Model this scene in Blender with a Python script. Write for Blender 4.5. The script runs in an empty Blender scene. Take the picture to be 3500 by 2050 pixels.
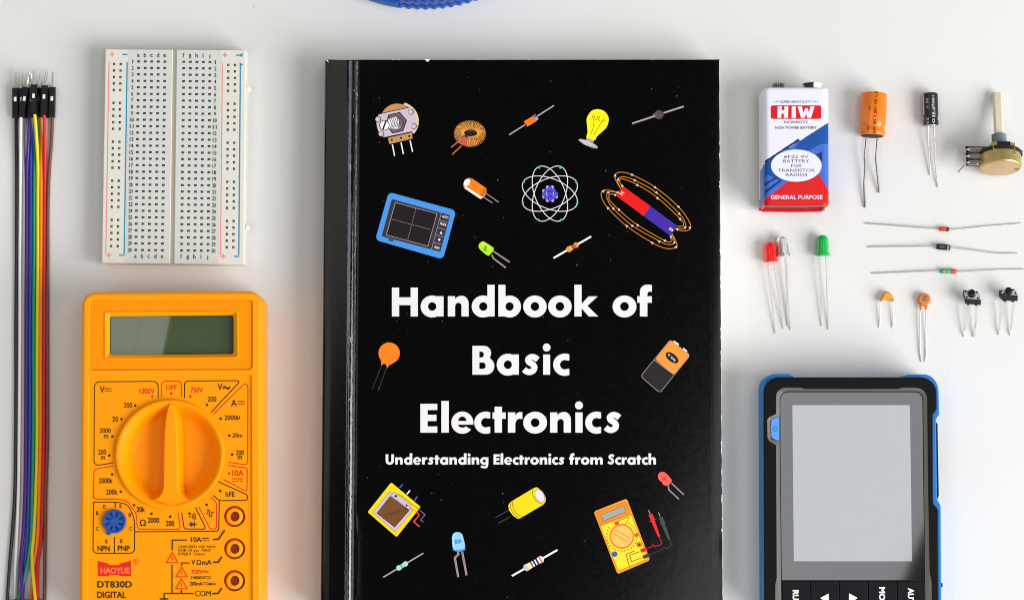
import bpy, math, random
from mathutils import Vector
from mathutils.geometry import tessellate_polygon

sc = bpy.context.scene
COL = sc.collection
rnd = random.Random(7)

# ------------------------------------------------------------------ camera, world, lamps, exposure
H_CAM = 845.0                    # lens height above the table, mm
TILT = math.radians(4.73)
FPX = 7447.0                     # focal length in photo pixels (3500 wide)
cam = bpy.data.cameras.new("camera")
cam.sensor_width = 23.5
cam.lens = FPX * 23.5 / 3500
cam.clip_start = 0.05
cam.clip_end = 20
cam_o = bpy.data.objects.new("camera", cam)
cam_o.location = (0, 0, H_CAM / 1000)
cam_o.rotation_euler = (TILT, 0, 0)
COL.objects.link(cam_o)
sc.camera = cam_o

world = bpy.data.worlds.new("World")
sc.world = world
world.use_nodes = True
# the room: pale walls all round, a dim ceiling straight above the table
_nt = world.node_tree
_g = _nt.nodes.new("ShaderNodeTexCoord")
_s = _nt.nodes.new("ShaderNodeSeparateXYZ")
_r = _nt.nodes.new("ShaderNodeValToRGB")
_nt.links.new(_g.outputs["Generated"], _s.inputs[0])
_nt.links.new(_s.outputs["Z"], _r.inputs[0])
_r.color_ramp.elements[0].position = 0.55
_r.color_ramp.elements[0].color = (0.47, 0.46, 0.445, 1)
_r.color_ramp.elements[1].position = 0.90
_r.color_ramp.elements[1].color = (0.035, 0.035, 0.036, 1)
_nt.links.new(_r.outputs[0], _nt.nodes["Background"].inputs[0])
_nt.nodes["Background"].inputs[1].default_value = 1.0
sc.view_settings.view_transform = 'Standard'
sc.view_settings.look = 'None'
sc.view_settings.exposure = 0
sc.view_settings.gamma = 1
sc.cycles.max_bounces = 8
sc.cycles.filter_width = 1.05
sc.cycles.caustics_refractive = False


def area_lamp(name, loc, target, sx, sy, radiance, col, roll=0.0):
    li = bpy.data.lights.new(name, 'AREA')
    li.shape = 'RECTANGLE'
    li.size, li.size_y = sx, sy
    li.energy = radiance * math.pi * sx * sy
    li.color = col
    o = bpy.data.objects.new(name, li)
    o.location = loc
    if target is None:                                # hangs flat under the ceiling, turned by roll
        o.rotation_euler = (0, 0, roll)
    else:
        o.rotation_euler = (Vector(target) - Vector(loc)).to_track_quat('-Z', 'Y').to_euler()
    COL.objects.link(o)
    return o


# the big window to the right of the table and the ceiling lights mirrored in the glossy faces
area_lamp("window_light", (1.62, -0.72, 1.12), (0.0, 0.0, 0.0), 1.5, 1.35, 9.9, (0.985, 0.99, 1.0))
area_lamp("ceiling_light_right", (0.350, 0.094, 1.30), None, 0.20, 1.0, 3.9, (0.97, 0.98, 1.0), -math.radians(23.7))
area_lamp("ceiling_light_left", (-0.556, 0.12, 1.30), None, 0.37, 1.3, 2.2, (1.0, 0.97, 0.93), -math.radians(11))
area_lamp("ceiling_light_left_strip", (-0.353, 0.12, 1.30), None, 0.028, 1.3, 2.2, (1.0, 0.97, 0.93), -math.radians(11))

# ------------------------------------------------------------------ helpers
_ct, _st = math.cos(TILT), math.sin(TILT)


def P(px, py, z=0.0):
    """The point of the horizontal plane z (mm) that the photograph shows at pixel px, py."""
    u = (px - 1750.0) / FPX
    v = (1025.0 - py) / FPX
    dy = v * _ct + _st
    dz = v * _st - _ct
    s = (H_CAM - z) / (-dz)
    return (u * s, dy * s, z)


def CR(x0, y0, s):
    return lambda x, y: (x0 + x / s, y0 + y / s)


def mp(c, *pts):
    return [c(x, y) for x, y in pts]


def lin(c):
    return tuple(((v / 255) / 12.92 if v <= 10 else ((v / 255 + 0.055) / 1.055) ** 2.4) for v in c)


MATS = {}


def mat(name, rgb=None, rough=0.5, metal=0.0, spec=0.5, linear=None, trans=0.0, ior=1.5, coat=0.0, sss=0.0,
        vary=0.06, vscale=120.0, bump=0.0, bscale=900.0, rvary=0.08, wave=None, coat_rough=0.05):
    """Procedural material: base colour with soft noise variation, roughness variation, fine bump."""
    if name in MATS:
        return MATS[name]
    m = bpy.data.materials.new(name)
    m.use_nodes = True
    nt = m.node_tree
    b = nt.nodes["Principled BSDF"]
    c = linear if linear else lin(rgb)
    b.inputs["Base Color"].default_value = (*c, 1)
    b.inputs["Roughness"].default_value = rough
    b.inputs["Metallic"].default_value = metal
    b.inputs["Specular IOR Level"].default_value = spec
    b.inputs["IOR"].default_value = ior
    b.inputs["Transmission Weight"].default_value = trans
    b.inputs["Coat Weight"].default_value = coat
    b.inputs["Coat Roughness"].default_value = coat_rough
    if sss:
        b.inputs["Subsurface Weight"].default_value = sss
        b.inputs["Subsurface Scale"].default_value = 0.002
        b.inputs["Subsurface Radius"].default_value = (1.0, 0.7, 0.5)
    tc = nt.nodes.new("ShaderNodeTexCoord")
    if vary:
        n = nt.nodes.new("ShaderNodeTexNoise")
        n.inputs["Scale"].default_value = vscale
        n.inputs["Detail"].default_value = 5
        nt.links.new(tc.outputs["Object"], n.inputs["Vector"])
        mx = nt.nodes.new("ShaderNodeMix")
        mx.data_type = 'RGBA'
        mx.inputs[6].default_value = (*[max(0, v * (1 - vary)) for v in c], 1)
        mx.inputs[7].default_value = (*[min(1, v * (1 + vary)) for v in c], 1)
        nt.links.new(n.outputs["Fac"], mx.inputs[0])
        nt.links.new(mx.outputs[2], b.inputs["Base Color"])
        if rvary:
            mr = nt.nodes.new("ShaderNodeMapRange")
            mr.inputs[3].default_value = max(0.02, rough - rvary)
            mr.inputs[4].default_value = min(1, rough + rvary)
            n2 = nt.nodes.new("ShaderNodeTexNoise")
            n2.inputs["Scale"].default_value = vscale * 2.3
            n2.inputs["Detail"].default_value = 6
            nt.links.new(tc.outputs["Object"], n2.inputs["Vector"])
            nt.links.new(n2.outputs["Fac"], mr.inputs[0])
            nt.links.new(mr.outputs[0], b.inputs["Roughness"])
    if bump or wave:
        bp = nt.nodes.new("ShaderNodeBump")
        bp.inputs["Distance"].default_value = 0.0004
        bp.inputs["Strength"].default_value = bump if bump else 0.6
        if wave:
            w = nt.nodes.new("ShaderNodeTexWave")
            w.bands_direction = 'Y'
            w.inputs["Scale"].default_value = wave
            nt.links.new(tc.outputs["Object"], w.inputs["Vector"])
            nt.links.new(w.outputs["Fac"], bp.inputs["Height"])
        else:
            n3 = nt.nodes.new("ShaderNodeTexNoise")
            n3.inputs["Scale"].default_value = bscale
            n3.inputs["Detail"].default_value = 4
            nt.links.new(tc.outputs["Object"], n3.inputs["Vector"])
            nt.links.new(n3.outputs["Fac"], bp.inputs["Height"])
        nt.links.new(bp.outputs[0], b.inputs["Normal"])
    MATS[name] = m
    return m


def tess(loops):
    """Triangles (index triples over the concatenated loops) of a polygon with holes, 2-D points."""
    return tessellate_polygon([[Vector((p[0], p[1], 0)) for p in lp] for lp in loops])


class MB:
    """Collects geometry in world millimetres; build() links it as ONE mesh object."""

    def __init__(self):
        self.v, self.f, self.mi, self.ms = [], [], [], []

    def m(self, material):
        if material not in self.ms:
            self.ms.append(material)
        return self.ms.index(material)

    def add(self, verts, faces, material):
        o = len(self.v)
        k = self.m(material)
        self.v.extend(tuple(p) for p in verts)
        for f in faces:
            self.f.append(tuple(i + o for i in f))
            self.mi.append(k)

    def loft(self, rings, material, cap0=True, cap1=True, closed=True):
        n = len(rings[0])
        vs = [p for r in rings for p in r]
        fs = []
        for a in range(len(rings) - 1):
            for i in range(n if closed else n - 1):
                j = (i + 1) % n
                fs.append((a * n + i, a * n + j, (a + 1) * n + j, (a + 1) * n + i))
        self.add(vs, fs, material)
        for flag, r in ((cap0, rings[0]), (cap1, rings[-1])):
            if flag:
                self.face3(r, material)

    def face3(self, pts, material):
        """A planar polygon in space."""
        c = Vector((0, 0, 0))
        ps = [Vector(p) for p in pts]
        for i, p in enumerate(ps):
            q = ps[(i + 1) % len(ps)]
            c += p.cross(q)
        ax = max(range(3), key=lambda k: abs(c[k]))
        two = [[(p[(ax + 1) % 3], p[(ax + 2) % 3]) for p in ps]]
        self.add(pts, tess(two), material)

    def flat(self, loops, z, material):
        """Horizontal polygon with holes, world mm."""
        vs = [(p[0], p[1], z) for lp in loops for p in lp]
        self.add(vs, tess(loops), material)

    def prism(self, ring, z0, z1, material, bevel=0.0, cap0=True, cap1=True, steps=3, top_material=None):
        rings = [[(x, y, z0) for x, y in ring]]
        if bevel:
            for k in range(steps + 1):
                a = k / steps * math.pi / 2
                rr = inset(ring, bevel * (1 - math.cos(a)))
                rings.append([(x, y, z1 - bevel + bevel * math.sin(a)) for x, y in rr])
        else:
            rings.append([(x, y, z1) for x, y in ring])
        self.loft(rings, material, cap0, False)
        if cap1:
            self.face3(rings[-1], top_material or material)
        return [(p[0], p[1]) for p in rings[-1]]

    def tube(self, pts, r, material, n=8, caps=True):
        pts = [Vector(p) for p in pts]
        rad = r if isinstance(r, (list, tuple)) else [r] * len(pts)
        rings = []
        up = Vector((0, 0, 1))
        for i, p in enumerate(pts):
            d = (pts[min(i + 1, len(pts) - 1)] - pts[max(i - 1, 0)]).normalized()
            u = up if abs(d.z) < 0.9 else Vector((0, 1, 0))
            s = d.cross(u).normalized()
            t = s.cross(d).normalized()
            rings.append([tuple(p + (s * math.cos(2 * math.pi * k / n) + t * math.sin(2 * math.pi * k / n)) * rad[i]) for k in range(n)])
        self.loft(rings, material, caps, caps)

    def lathe(self, origin, axis, prof, material, n=32, caps=True, up=(0, 0, 1)):
        """prof: (distance along axis, radius)."""
        o, d = Vector(origin), Vector(axis).normalized()
        s = d.cross(Vector(up)).normalized()
        t = s.cross(d).normalized()
        rings = [[tuple(o + d * a + (s * math.cos(2 * math.pi * k / n) + t * math.sin(2 * math.pi * k / n)) * max(r, 1e-3)) for k in range(n)] for a, r in prof]
        self.loft(rings, material, caps, caps)

    def box(self, c, ax, ay, az, material, bevel=0.0):
        """Box with centre c and half-vectors ax, ay, az."""
        c, ax, ay, az = Vector(c), Vector(ax), Vector(ay), Vector(az)
        if bevel:
            fx, fy, fz = (1 - bevel / max(ax.length, 1e-6)), (1 - bevel / max(ay.length, 1e-6)), (1 - bevel / max(az.length, 1e-6))
        else:
            fx = fy = fz = 1
        def ring(kx, ky, kz):
            if bevel:
                a = [(fx, ky), (kx, fy), (-kx, fy), (-fx, ky), (-fx, -ky), (-kx, -fy), (kx, -fy), (fx, -ky)]
                a = [(fx * (kx if abs(x) == fx else 1) if False else x, y) for x, y in a]
            else:
                a = [(kx, ky), (-kx, ky), (-kx, -ky), (kx, -ky)]
            return [tuple(c + ax * x + ay * y + az * kz) for x, y in a]
        if bevel:
            rs = [ring(fx * 0.9999, fy * 0.9999, -1), ring(1, 1, -fz), ring(1, 1, fz), ring(fx * 0.9999, fy * 0.9999, 1)]
            # inner rings shrink by the bevel so that every edge is broken
            rs[0] = [tuple(c + ax * x + ay * y - az) for x, y in ((fx, fy * .98), (fx * .98, fy), (-fx * .98, fy), (-fx, fy * .98), (-fx, -fy * .98), (-fx * .98, -fy), (fx * .98, -fy), (fx, -fy * .98))]
            rs[3] = [tuple(Vector(p) + az * 2) for p in rs[0]]
            self.loft(rs, material)
        else:
            self.loft([ring(1, 1, -1), ring(1, 1, 1)], material)

    def build(self, name, parent=None, label=None, kind=None, sharp=35):
        org = Vector(parent["org"]) if parent is not None and "org" in parent else Vector((0, 0, 0))
        me = bpy.data.meshes.new(name)
        me.from_pydata([((x - org.x) * .001, (y - org.y) * .001, (z - org.z) * .001) for x, y, z in self.v], [], self.f)
        for mm in self.ms:
            me.materials.append(mm)
        me.polygons.foreach_set("material_index", self.mi)
        me.polygons.foreach_set("use_smooth", [True] * len(self.f))
        me.update()
        me.validate()
        me.set_sharp_from_angle(angle=math.radians(sharp))
        o = bpy.data.objects.new(name, me)
        COL.objects.link(o)
        if parent is not None:
            o.parent = parent
            if "org" in parent:
                o["org"] = list(parent["org"])
        if label:
            o["label"] = label
        if kind:
            o["kind"] = kind
        return o


def thing(name, label, cat, org, group=None):
    o = bpy.data.objects.new(name, None)
    COL.objects.link(o)
    o.empty_display_size = 0.01
    o.location = (org[0] * .001, org[1] * .001, org[2] * .001)
    o["org"] = [float(org[0]), float(org[1]), float(org[2])]
    o["label"] = label
    o["category"] = cat
    if group:
        o["group"] = group
    return o


def area2(p):
    return sum(p[i][0] * p[(i + 1) % len(p)][1] - p[(i + 1) % len(p)][0] * p[i][1] for i in range(len(p))) / 2


def inset(pts, d):
    """Offset a closed 2-D polygon inwards by d."""
    n = len(pts)
    sg = 1 if area2(pts) > 0 else -1
    out = []
    for i in range(n):
        a, b, c = pts[i - 1], pts[i], pts[(i + 1) % n]
        e1 = Vector((b[0] - a[0], b[1] - a[1]))
        e2 = Vector((c[0] - b[0], c[1] - b[1]))
        if e1.length < 1e-9 or e2.length < 1e-9:
            e1 = e2 if e1.length < 1e-9 else e1
            e2 = e1 if e2.length < 1e-9 else e2
        e1.normalize(); e2.normalize()
        n1 = Vector((-e1.y, e1.x)) * sg
        n2 = Vector((-e2.y, e2.x)) * sg
        k = max(0.35, 1 + n1.dot(n2))
        out.append((b[0] + (n1.x + n2.x) / k * d, b[1] + (n1.y + n2.y) / k * d))
    return out


def fillet(pts, r, n=6):
    """Round the corners of a closed polygon; r a number or one per corner."""
    out = []
    N = len(pts)
    for i in range(N):
        rr = r[i] if isinstance(r, (list, tuple)) else r
        b = Vector(pts[i]); a = Vector(pts[i - 1]); c = Vector(pts[(i + 1) % N])
        if rr <= 0:
            out.append(tuple(b)); continue
        r1 = min(rr, (a - b).length * .49); r2 = min(rr, (c - b).length * .49)
        p, q = b + (a - b).normalized() * r1, b + (c - b).normalized() * r2
        for k in range(n + 1):
            t = k / n
            w = 0.75                        # rational curve, close to a circular arc
            den = (1 - t) ** 2 + 2 * w * t * (1 - t) + t * t
            out.append(tuple((p * (1 - t) ** 2 + b * (2 * w * t * (1 - t)) + q * t * t) / den))
    return out


def rect(x0, y0, x1, y1):
    return [(x0, y0), (x1, y0), (x1, y1), (x0, y1)]


def circ(cx, cy, rx, ry=None, n=32, rot=0.0, a0=0.0, a1=360.0):
    ry = rx if ry is None else ry
    full = abs(a1 - a0) >= 359.9
    c, s = math.cos(math.radians(rot)), math.sin(math.radians(rot))
    out = []
    for k in range(n if full else n + 1):
        a = math.radians(a0 + (a1 - a0) * k / n)
        x, y = rx * math.cos(a), ry * math.sin(a)
        out.append((cx + x * c - y * s, cy + x * s + y * c))
    return out


def smooth(pts, n=6):
    """Catmull-Rom through the points."""
    out = []
    N = len(pts)
    D = len(pts[0])
    for i in range(N - 1):
        p0, p1, p2, p3 = pts[max(i - 1, 0)], pts[i], pts[i + 1], pts[min(i + 2, N - 1)]
        for k in range(n):
            t = k / n
            out.append(tuple(0.5 * (2 * p1[d] + (p2[d] - p0[d]) * t + (2 * p0[d] - 5 * p1[d] + 4 * p2[d] - p3[d]) * t * t + (3 * p1[d] - p0[d] - 3 * p2[d] + p3[d]) * t ** 3) for d in range(D)))
    out.append(tuple(pts[-1]))
    return out


def strip(pts, w, closed=False):
    """Left and right border of a mitred stroke of width w."""
    n = len(pts)
    L, R = [], []
    for i in range(n):
        a = pts[i - 1] if (closed or i > 0) else pts[i]
        c = pts[(i + 1) % n] if (closed or i < n - 1) else pts[i]
        b = pts[i]
        e1 = Vector((b[0] - a[0], b[1] - a[1])); e2 = Vector((c[0] - b[0], c[1] - b[1]))
        if e1.length < 1e-9: e1 = e2
        if e2.length < 1e-9: e2 = e1
        e1 = e1.normalized(); e2 = e2.normalized()
        n1 = Vector((-e1.y, e1.x)); n2 = Vector((-e2.y, e2.x))
        k = max(0.5, 1 + n1.dot(n2))
        o = (n1 + n2) / k * (w / 2)
        L.append((b[0] + o.x, b[1] + o.y)); R.append((b[0] - o.x, b[1] - o.y))
    return L, R


_TXT = {}


def text_mesh(body, bold):
    key = (body, bold)
    if key not in _TXT:
        c = bpy.data.curves.new("lettering", 'FONT')
        c.body = body
        c.size = 1
        c.offset = bold
        c.resolution_u = 3
        o = bpy.data.objects.new("lettering", c)
        COL.objects.link(o)
        dg = bpy.context.evaluated_depsgraph_get()
        me = bpy.data.meshes.new_from_object(o.evaluated_get(dg))
        vs = [(v.co.x, v.co.y) for v in me.vertices]
        fs = [tuple(p.vertices) for p in me.polygons]
        bpy.data.meshes.remove(me)
        bpy.data.objects.remove(o)
        bpy.data.curves.remove(c)
        x0, x1 = min(v[0] for v in vs), max(v[0] for v in vs)
        y0, y1 = min(v[1] for v in vs), max(v[1] for v in vs)
        vs = [((x - x0) / max(x1 - x0, 1e-6) - .5, (y - y0) / max(y1 - y0, 1e-6) - .5) for x, y in vs]
        _TXT[key] = (vs, fs)
    return _TXT[key]


class Pr:
    """Print on a flat face: shapes in photo pixels laid on the plane z (mm), each a hair above the last."""

    def __init__(self, z, step=0.003):
        self.mb, self.z, self.step, self.k = MB(), z + 0.012, step, 0

    def _z(self):
        self.k += 1
        return self.z + self.k * self.step

    def poly(self, pts, m, holes=()):
        z = self._z()
        loops = [pts, *holes]
        self.mb.add([P(x, y, z) for lp in loops for x, y in lp], tess(loops), m)
        return self

    def line(self, pts, w, m, closed=False):
        z = self._z()
        L, R = strip(pts, w, closed)
        n = len(pts)
        self.mb.add([P(x, y, z) for x, y in L + R], [(i, (i + 1) % n, n + (i + 1) % n, n + i) for i in range(n if closed else n - 1)], m)
        return self

    def disc(self, cx, cy, r, m, ry=None, rot=0, n=24):
        return self.poly(circ(cx, cy, r, ry, n, rot), m)

    def ring(self, cx, cy, r, w, m, ry=None, rot=0, n=32):
        return self.line(circ(cx, cy, r, ry, n, rot), w, m, True)

    def text(self, s, cx, cy, w, h, m, rot=0.0, bold=0.02):
        """Text fitted to a box w x h px with centre cx, cy; rot clockwise in the picture."""
        z = self._z()
        vs, fs = text_mesh(s, bold)
        c, sn = math.cos(math.radians(rot)), math.sin(math.radians(rot))
        pts = []
        for x, y in vs:
            X, Y = x * w, -y * h
            pts.append(P(cx + X * c - Y * sn, cy + X * sn + Y * c, z))
        self.mb.add(pts, fs, m)
        return self

    def tbox(self, s, C, x0, y0, x1, y1, m, bold=0.02, rot=0.0):
        a, b = C(x0, y0), C(x1, y1)
        return self.text(s, (a[0] + b[0]) / 2, (a[1] + b[1]) / 2, b[0] - a[0], b[1] - a[1], m, rot, bold)

    def build(self, name, parent, **k):
        return self.mb.build(name, parent, **k)


def W2(pts, z):
    return [P(x, y, z)[:2] for x, y in pts]
# ------------------------------------------------------------------ the table
def table_material():
    m = bpy.data.materials.new("white_table_laminate")
    m.use_nodes = True
    nt = m.node_tree
    b = nt.nodes["Principled BSDF"]
    b.inputs["Roughness"].default_value = 0.55
    b.inputs["Specular IOR Level"].default_value = 0.35
    tc = nt.nodes.new("ShaderNodeTexCoord")
    n = nt.nodes.new("ShaderNodeTexNoise"); n.inputs["Scale"].default_value = 9; n.inputs["Detail"].default_value = 6
    cr = nt.nodes.new("ShaderNodeValToRGB")
    cr.color_ramp.elements[0].position = 0.3; cr.color_ramp.elements[0].color = (0.715, 0.715, 0.70, 1)
    cr.color_ramp.elements[1].position = 0.7; cr.color_ramp.elements[1].color = (0.745, 0.745, 0.732, 1)
    nt.links.new(tc.outputs["Object"], n.inputs["Vector"]); nt.links.new(n.outputs["Fac"], cr.inputs[0])
    # rare grey specks of dirt
    v = nt.nodes.new("ShaderNodeTexVoronoi"); v.inputs["Scale"].default_value = 42
    nt.links.new(tc.outputs["Object"], v.inputs["Vector"])
    ms = nt.nodes.new("ShaderNodeMapRange"); ms.inputs[1].default_value = 0.018; ms.inputs[2].default_value = 0.032
    ms.inputs[3].default_value = 1; ms.inputs[4].default_value = 0
    nt.links.new(v.outputs["Distance"], ms.inputs[0])
    pick = nt.nodes.new("ShaderNodeMath"); pick.operation = 'GREATER_THAN'; pick.inputs[1].default_value = 0.62
    sep = nt.nodes.new("ShaderNodeSeparateColor"); nt.links.new(v.outputs["Color"], sep.inputs[0]); nt.links.new(sep.outputs[0], pick.inputs[0])
    mul = nt.nodes.new("ShaderNodeMath"); mul.operation = 'MULTIPLY'
    nt.links.new(ms.outputs[0], mul.inputs[0]); nt.links.new(pick.outputs[0], mul.inputs[1])
    mul2 = nt.nodes.new("ShaderNodeMath"); mul2.operation = 'MULTIPLY'; mul2.inputs[1].default_value = 0.45
    nt.links.new(mul.outputs[0], mul2.inputs[0])
    mx = nt.nodes.new("ShaderNodeMix"); mx.data_type = 'RGBA'
    nt.links.new(mul2.outputs[0], mx.inputs[0]); nt.links.new(cr.outputs[0], mx.inputs[6]); mx.inputs[7].default_value = (0.2, 0.18, 0.16, 1)
    nt.links.new(mx.outputs[2], b.inputs["Base Color"])
    # fine orange-peel grain
    n3 = nt.nodes.new("ShaderNodeTexNoise"); n3.inputs["Scale"].default_value = 900; n3.inputs["Detail"].default_value = 3
    nt.links.new(tc.outputs["Object"], n3.inputs["Vector"])
    bp = nt.nodes.new("ShaderNodeBump"); bp.inputs["Strength"].default_value = 0.3; bp.inputs["Distance"].default_value = 0.00022
    nt.links.new(n3.outputs["Fac"], bp.inputs["Height"]); nt.links.new(bp.outputs[0], b.inputs["Normal"])
    return m


mb = MB()
mb.flat([rect(-700, -520, 700, 560)], 0.0, table_material())
tab = mb.build("table_surface")
tab["kind"] = "structure"

# ------------------------------------------------------------------ the book
ZB = 15.0
M_cover = mat("black_laminated_cover", linear=(0.0022, 0.0022, 0.0026), rough=0.13, spec=0.18, vary=0.5, vscale=300, rvary=0.05, bump=0.03, bscale=260)
M_worn = mat("worn_grey_crease", rgb=(72, 76, 84), rough=0.5, vary=0.5, vscale=900)
M_wornw = mat("bare_white_crease", rgb=(190, 191, 192), rough=0.6, vary=0.12, vscale=1500)
M_paper = mat("cream_paper_edge", rgb=(216, 212, 196), rough=0.8, vary=0.1)
M_white = mat("white_print", rgb=(234, 232, 231), rough=0.4, spec=0.2, vary=0.02)
M_specks = mat("tan_worn_speck", rgb=(138, 108, 82), rough=0.7)
M_tear = mat("torn_paper_white", rgb=(240, 236, 222), rough=0.85)

book = thing("book", "thick black paperback electronics handbook with white title, lying flat in the middle", "book", P(1785, 1150, 0))


def zc(px, py):
    """Height of the cover: spine fold on the left, two creases, a slightly lifted right edge."""
    prof = [(1100, 12.9), (1106, 13.5), (1112, 13.95), (1130, 14.25), (1150, 14.43), (1172, 14.62), (1190, 14.78), (1196, 14.5), (1203, 14.3), (1209, 14.62), (1214, 14.6), (1220, 14.92), (1228, ZB), (2425, ZB), (2445, ZB - .02), (2458, ZB - .06), (2472, ZB - .14)]
    x = px + 5.5 * (py - 200) / 1850 * (1 if px < 1300 else 0)
    z = prof[-1][1] if x >= prof[-1][0] else prof[0][1]
    for (a, za), (b, zb) in zip(prof, prof[1:]):
        if a <= x <= b:
            z = za + (zb - za) * (x - a) / (b - a); break
    if x < 1190:                                      # the spine band flattens towards the foot of the book
        f = 1.12 - 0.62 * min(1, max(0, (py - 500) / 1250.0))
        z = 14.78 - (14.78 - z) * f
    if 1222 < px < 1268:                              # and there the cover dips into the crease instead
        k = min(1, max(0, (py - 1640) / 220.0))
        z -= 0.24 * ((1268 - px) / 46.0) ** 2 * k * k * (3 - 2 * k)
    if px > 2426:                                     # thumbed dent low on the right edge
        z += 0.12 * math.exp(-((py - 1875) / 55.0) ** 2) * (px - 2426) / 34 * -1
    return z


mb = MB()
y_rows = [205 + (2100 - 205) * k / 76 for k in range(77)]
left = lambda y: 1113 - 15.0 * (y - 205) / 1845
right = lambda y: 2458 + 12.0 * (y - 205) / 1845 + 0.9 * math.sin(y / 37.0) * math.sin(y / 11.0)
cols = [0, 3, 6, 10, 14, 20, 26, 32, 38, 44, 50, 56, 62, 68, 74, 78, 80, 84, 88, 93, 97, 103, 109, 113, 118, 124, 130, 136, 142, 148, 154]
grid, top_n = [], 0
for y in y_rows:
    l, r = left(y), right(y)
    xs = [l + c for c in cols] + [l + 154 + (r - 36 - l - 154) * k / 10 for k in range(1, 11)] + [r - 24, r - 12, r - 5, r]
    top_n = len(xs)
    for x in xs:
        yy = y + (0.8 * math.sin(x / 23.0) * math.sin(x / 61.0 + 1) if y == 205 else 0) + (2.5 if (y == 205 and x < l + 3) else 0)
        z = zc(x, yy)
        grid.append(P(x, yy, z))
faces = [(r * top_n + c, r * top_n + c + 1, (r + 1) * top_n + c + 1, (r + 1) * top_n + c) for r in range(len(y_rows) - 1) for c in range(top_n - 1)]
mb.add(grid, faces, M_cover)
# the folded spine: from the cover edge down to the table, and a thin cover sheet all round
nrow = len(y_rows)
lowz = 0.25
for dz0, dz1 in ((0, 1),):
    v, f = [], []
    for r in range(nrow):
        a = grid[r * top_n]
        v += [a, (a[0] - 0.35, a[1], a[2] - 1.2), (a[0] - 0.4, a[1], a[2] - 6), (a[0] - 0.3, a[1], lowz)]
    for r in range(nrow - 1):
        for c in range(3):
            f.append((r * 4 + c, r * 4 + c + 1, (r + 1) * 4 + c + 1, (r + 1) * 4 + c))
    mb.add(v, f, M_cover)
edge = [grid[c] for c in range(top_n)]
mb.add(edge + [(x, y, z - .28) for x, y, z in edge], [(i, i + 1, top_n + i + 1, top_n + i) for i in range(top_n - 1)], M_cover)
edge = [grid[r * top_n + top_n - 1] for r in range(nrow)]
mb.add(edge + [(x, y, z - .28) for x, y, z in edge], [(i, i + 1, nrow + i + 1, nrow + i) for i in range(nrow - 1)], M_cover)
cover = mb.build("cover", book, sharp=60)
cover.data.polygons.foreach_set("use_smooth", [False] * len(cover.data.polygons))

mb = MB()                                             # bottom cover sheet
ring_b = W2([(1116, 208), (2456, 205), (2469, 2098), (1102, 2098)], 15)
mb.prism(ring_b, 0.05, 0.33, M_cover)
mb.build("back_cover", book)
mb = MB()
ring_b = W2([(1124, 206.2), (2459.2, 202.4), (2472.0, 2097), (1112, 2097)], 14.5)
M_pages = mat("page_edges", rgb=(226, 222, 208), rough=0.85, vary=0.1, vscale=60)
mb.prism(ring_b, 0.36, 12.3, M_pages)
mb.prism(W2([(1180, 204.2), (2459.2, 202.4), (2472.0, 2097), (1180, 2097)], 14.5), 12.3, 14.2, M_pages, bevel=0.1)
mb.build("page_block", book)

# worn creases along the spine
mb = MB()


def ribbon(xf, wf, y0, y1, n, m, dz):
    v, f = [], []
    for k in range(n + 1):
        y = y0 + (y1 - y0) * k / n
        x, w = xf(y), wf(y)
        v += [P(x - w / 2, y, zc(x - w / 2, y) + dz), P(x + w / 2, y, zc(x + w / 2, y) + dz)]
    f = [(2 * k, 2 * k + 1, 2 * k + 3, 2 * k + 2) for k in range(n)]
    mb.add(v, f, m)


jag = [rnd.uniform(-1, 1) for _ in range(400)]
jit = lambda y, s: jag[int(y * s) % 400]
base = lambda y: left(y) + 84
ribbon(lambda y: base(y) + 1 + 0.6 * jit(y, .11), lambda y: 10 + 1.4 * jit(y, .3), 209, 2098, 240, M_worn, 0.05)
ribbon(lambda y: base(y) + 22 + 0.5 * jit(y, .2), lambda y: 7.5 + 2.0 * jit(y, .37), 209, 2098, 240, M_worn, 0.06)
ribbon(lambda y: base(y) + 13.5 + 0.7 * jit(y, .13), lambda y: max(0.4, 6.4 * min(1, max(0.05, (y - 690) / 620)) + 1.2 * jit(y, .41)), 690, 2098, 300, M_wornw, 0.10)
ribbon(lambda y: base(y) + 23.5 + 1.0 * jit(y, .17), lambda y: max(0.25, 0.9 + 1.6 * jit(y, .29)), 212, 1050, 160, M_wornw, 0.10)
for k in range(13):                                   # scratches and flakes along the fold
    y = rnd.uniform(215, 1500)
    x = base(y) + rnd.choice([4, 9, 14, 18, 24]) + rnd.uniform(-2, 2)
    L = rnd.uniform(4, 26)
    ribbon(lambda q, x=x, y=y: x + (q - y) * rnd.uniform(-.02, .02), lambda q: rnd.uniform(.8, 2.2), y, y + L, 3, M_wornw, 0.12)
mb.build("worn_spine_crease", book)

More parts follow.
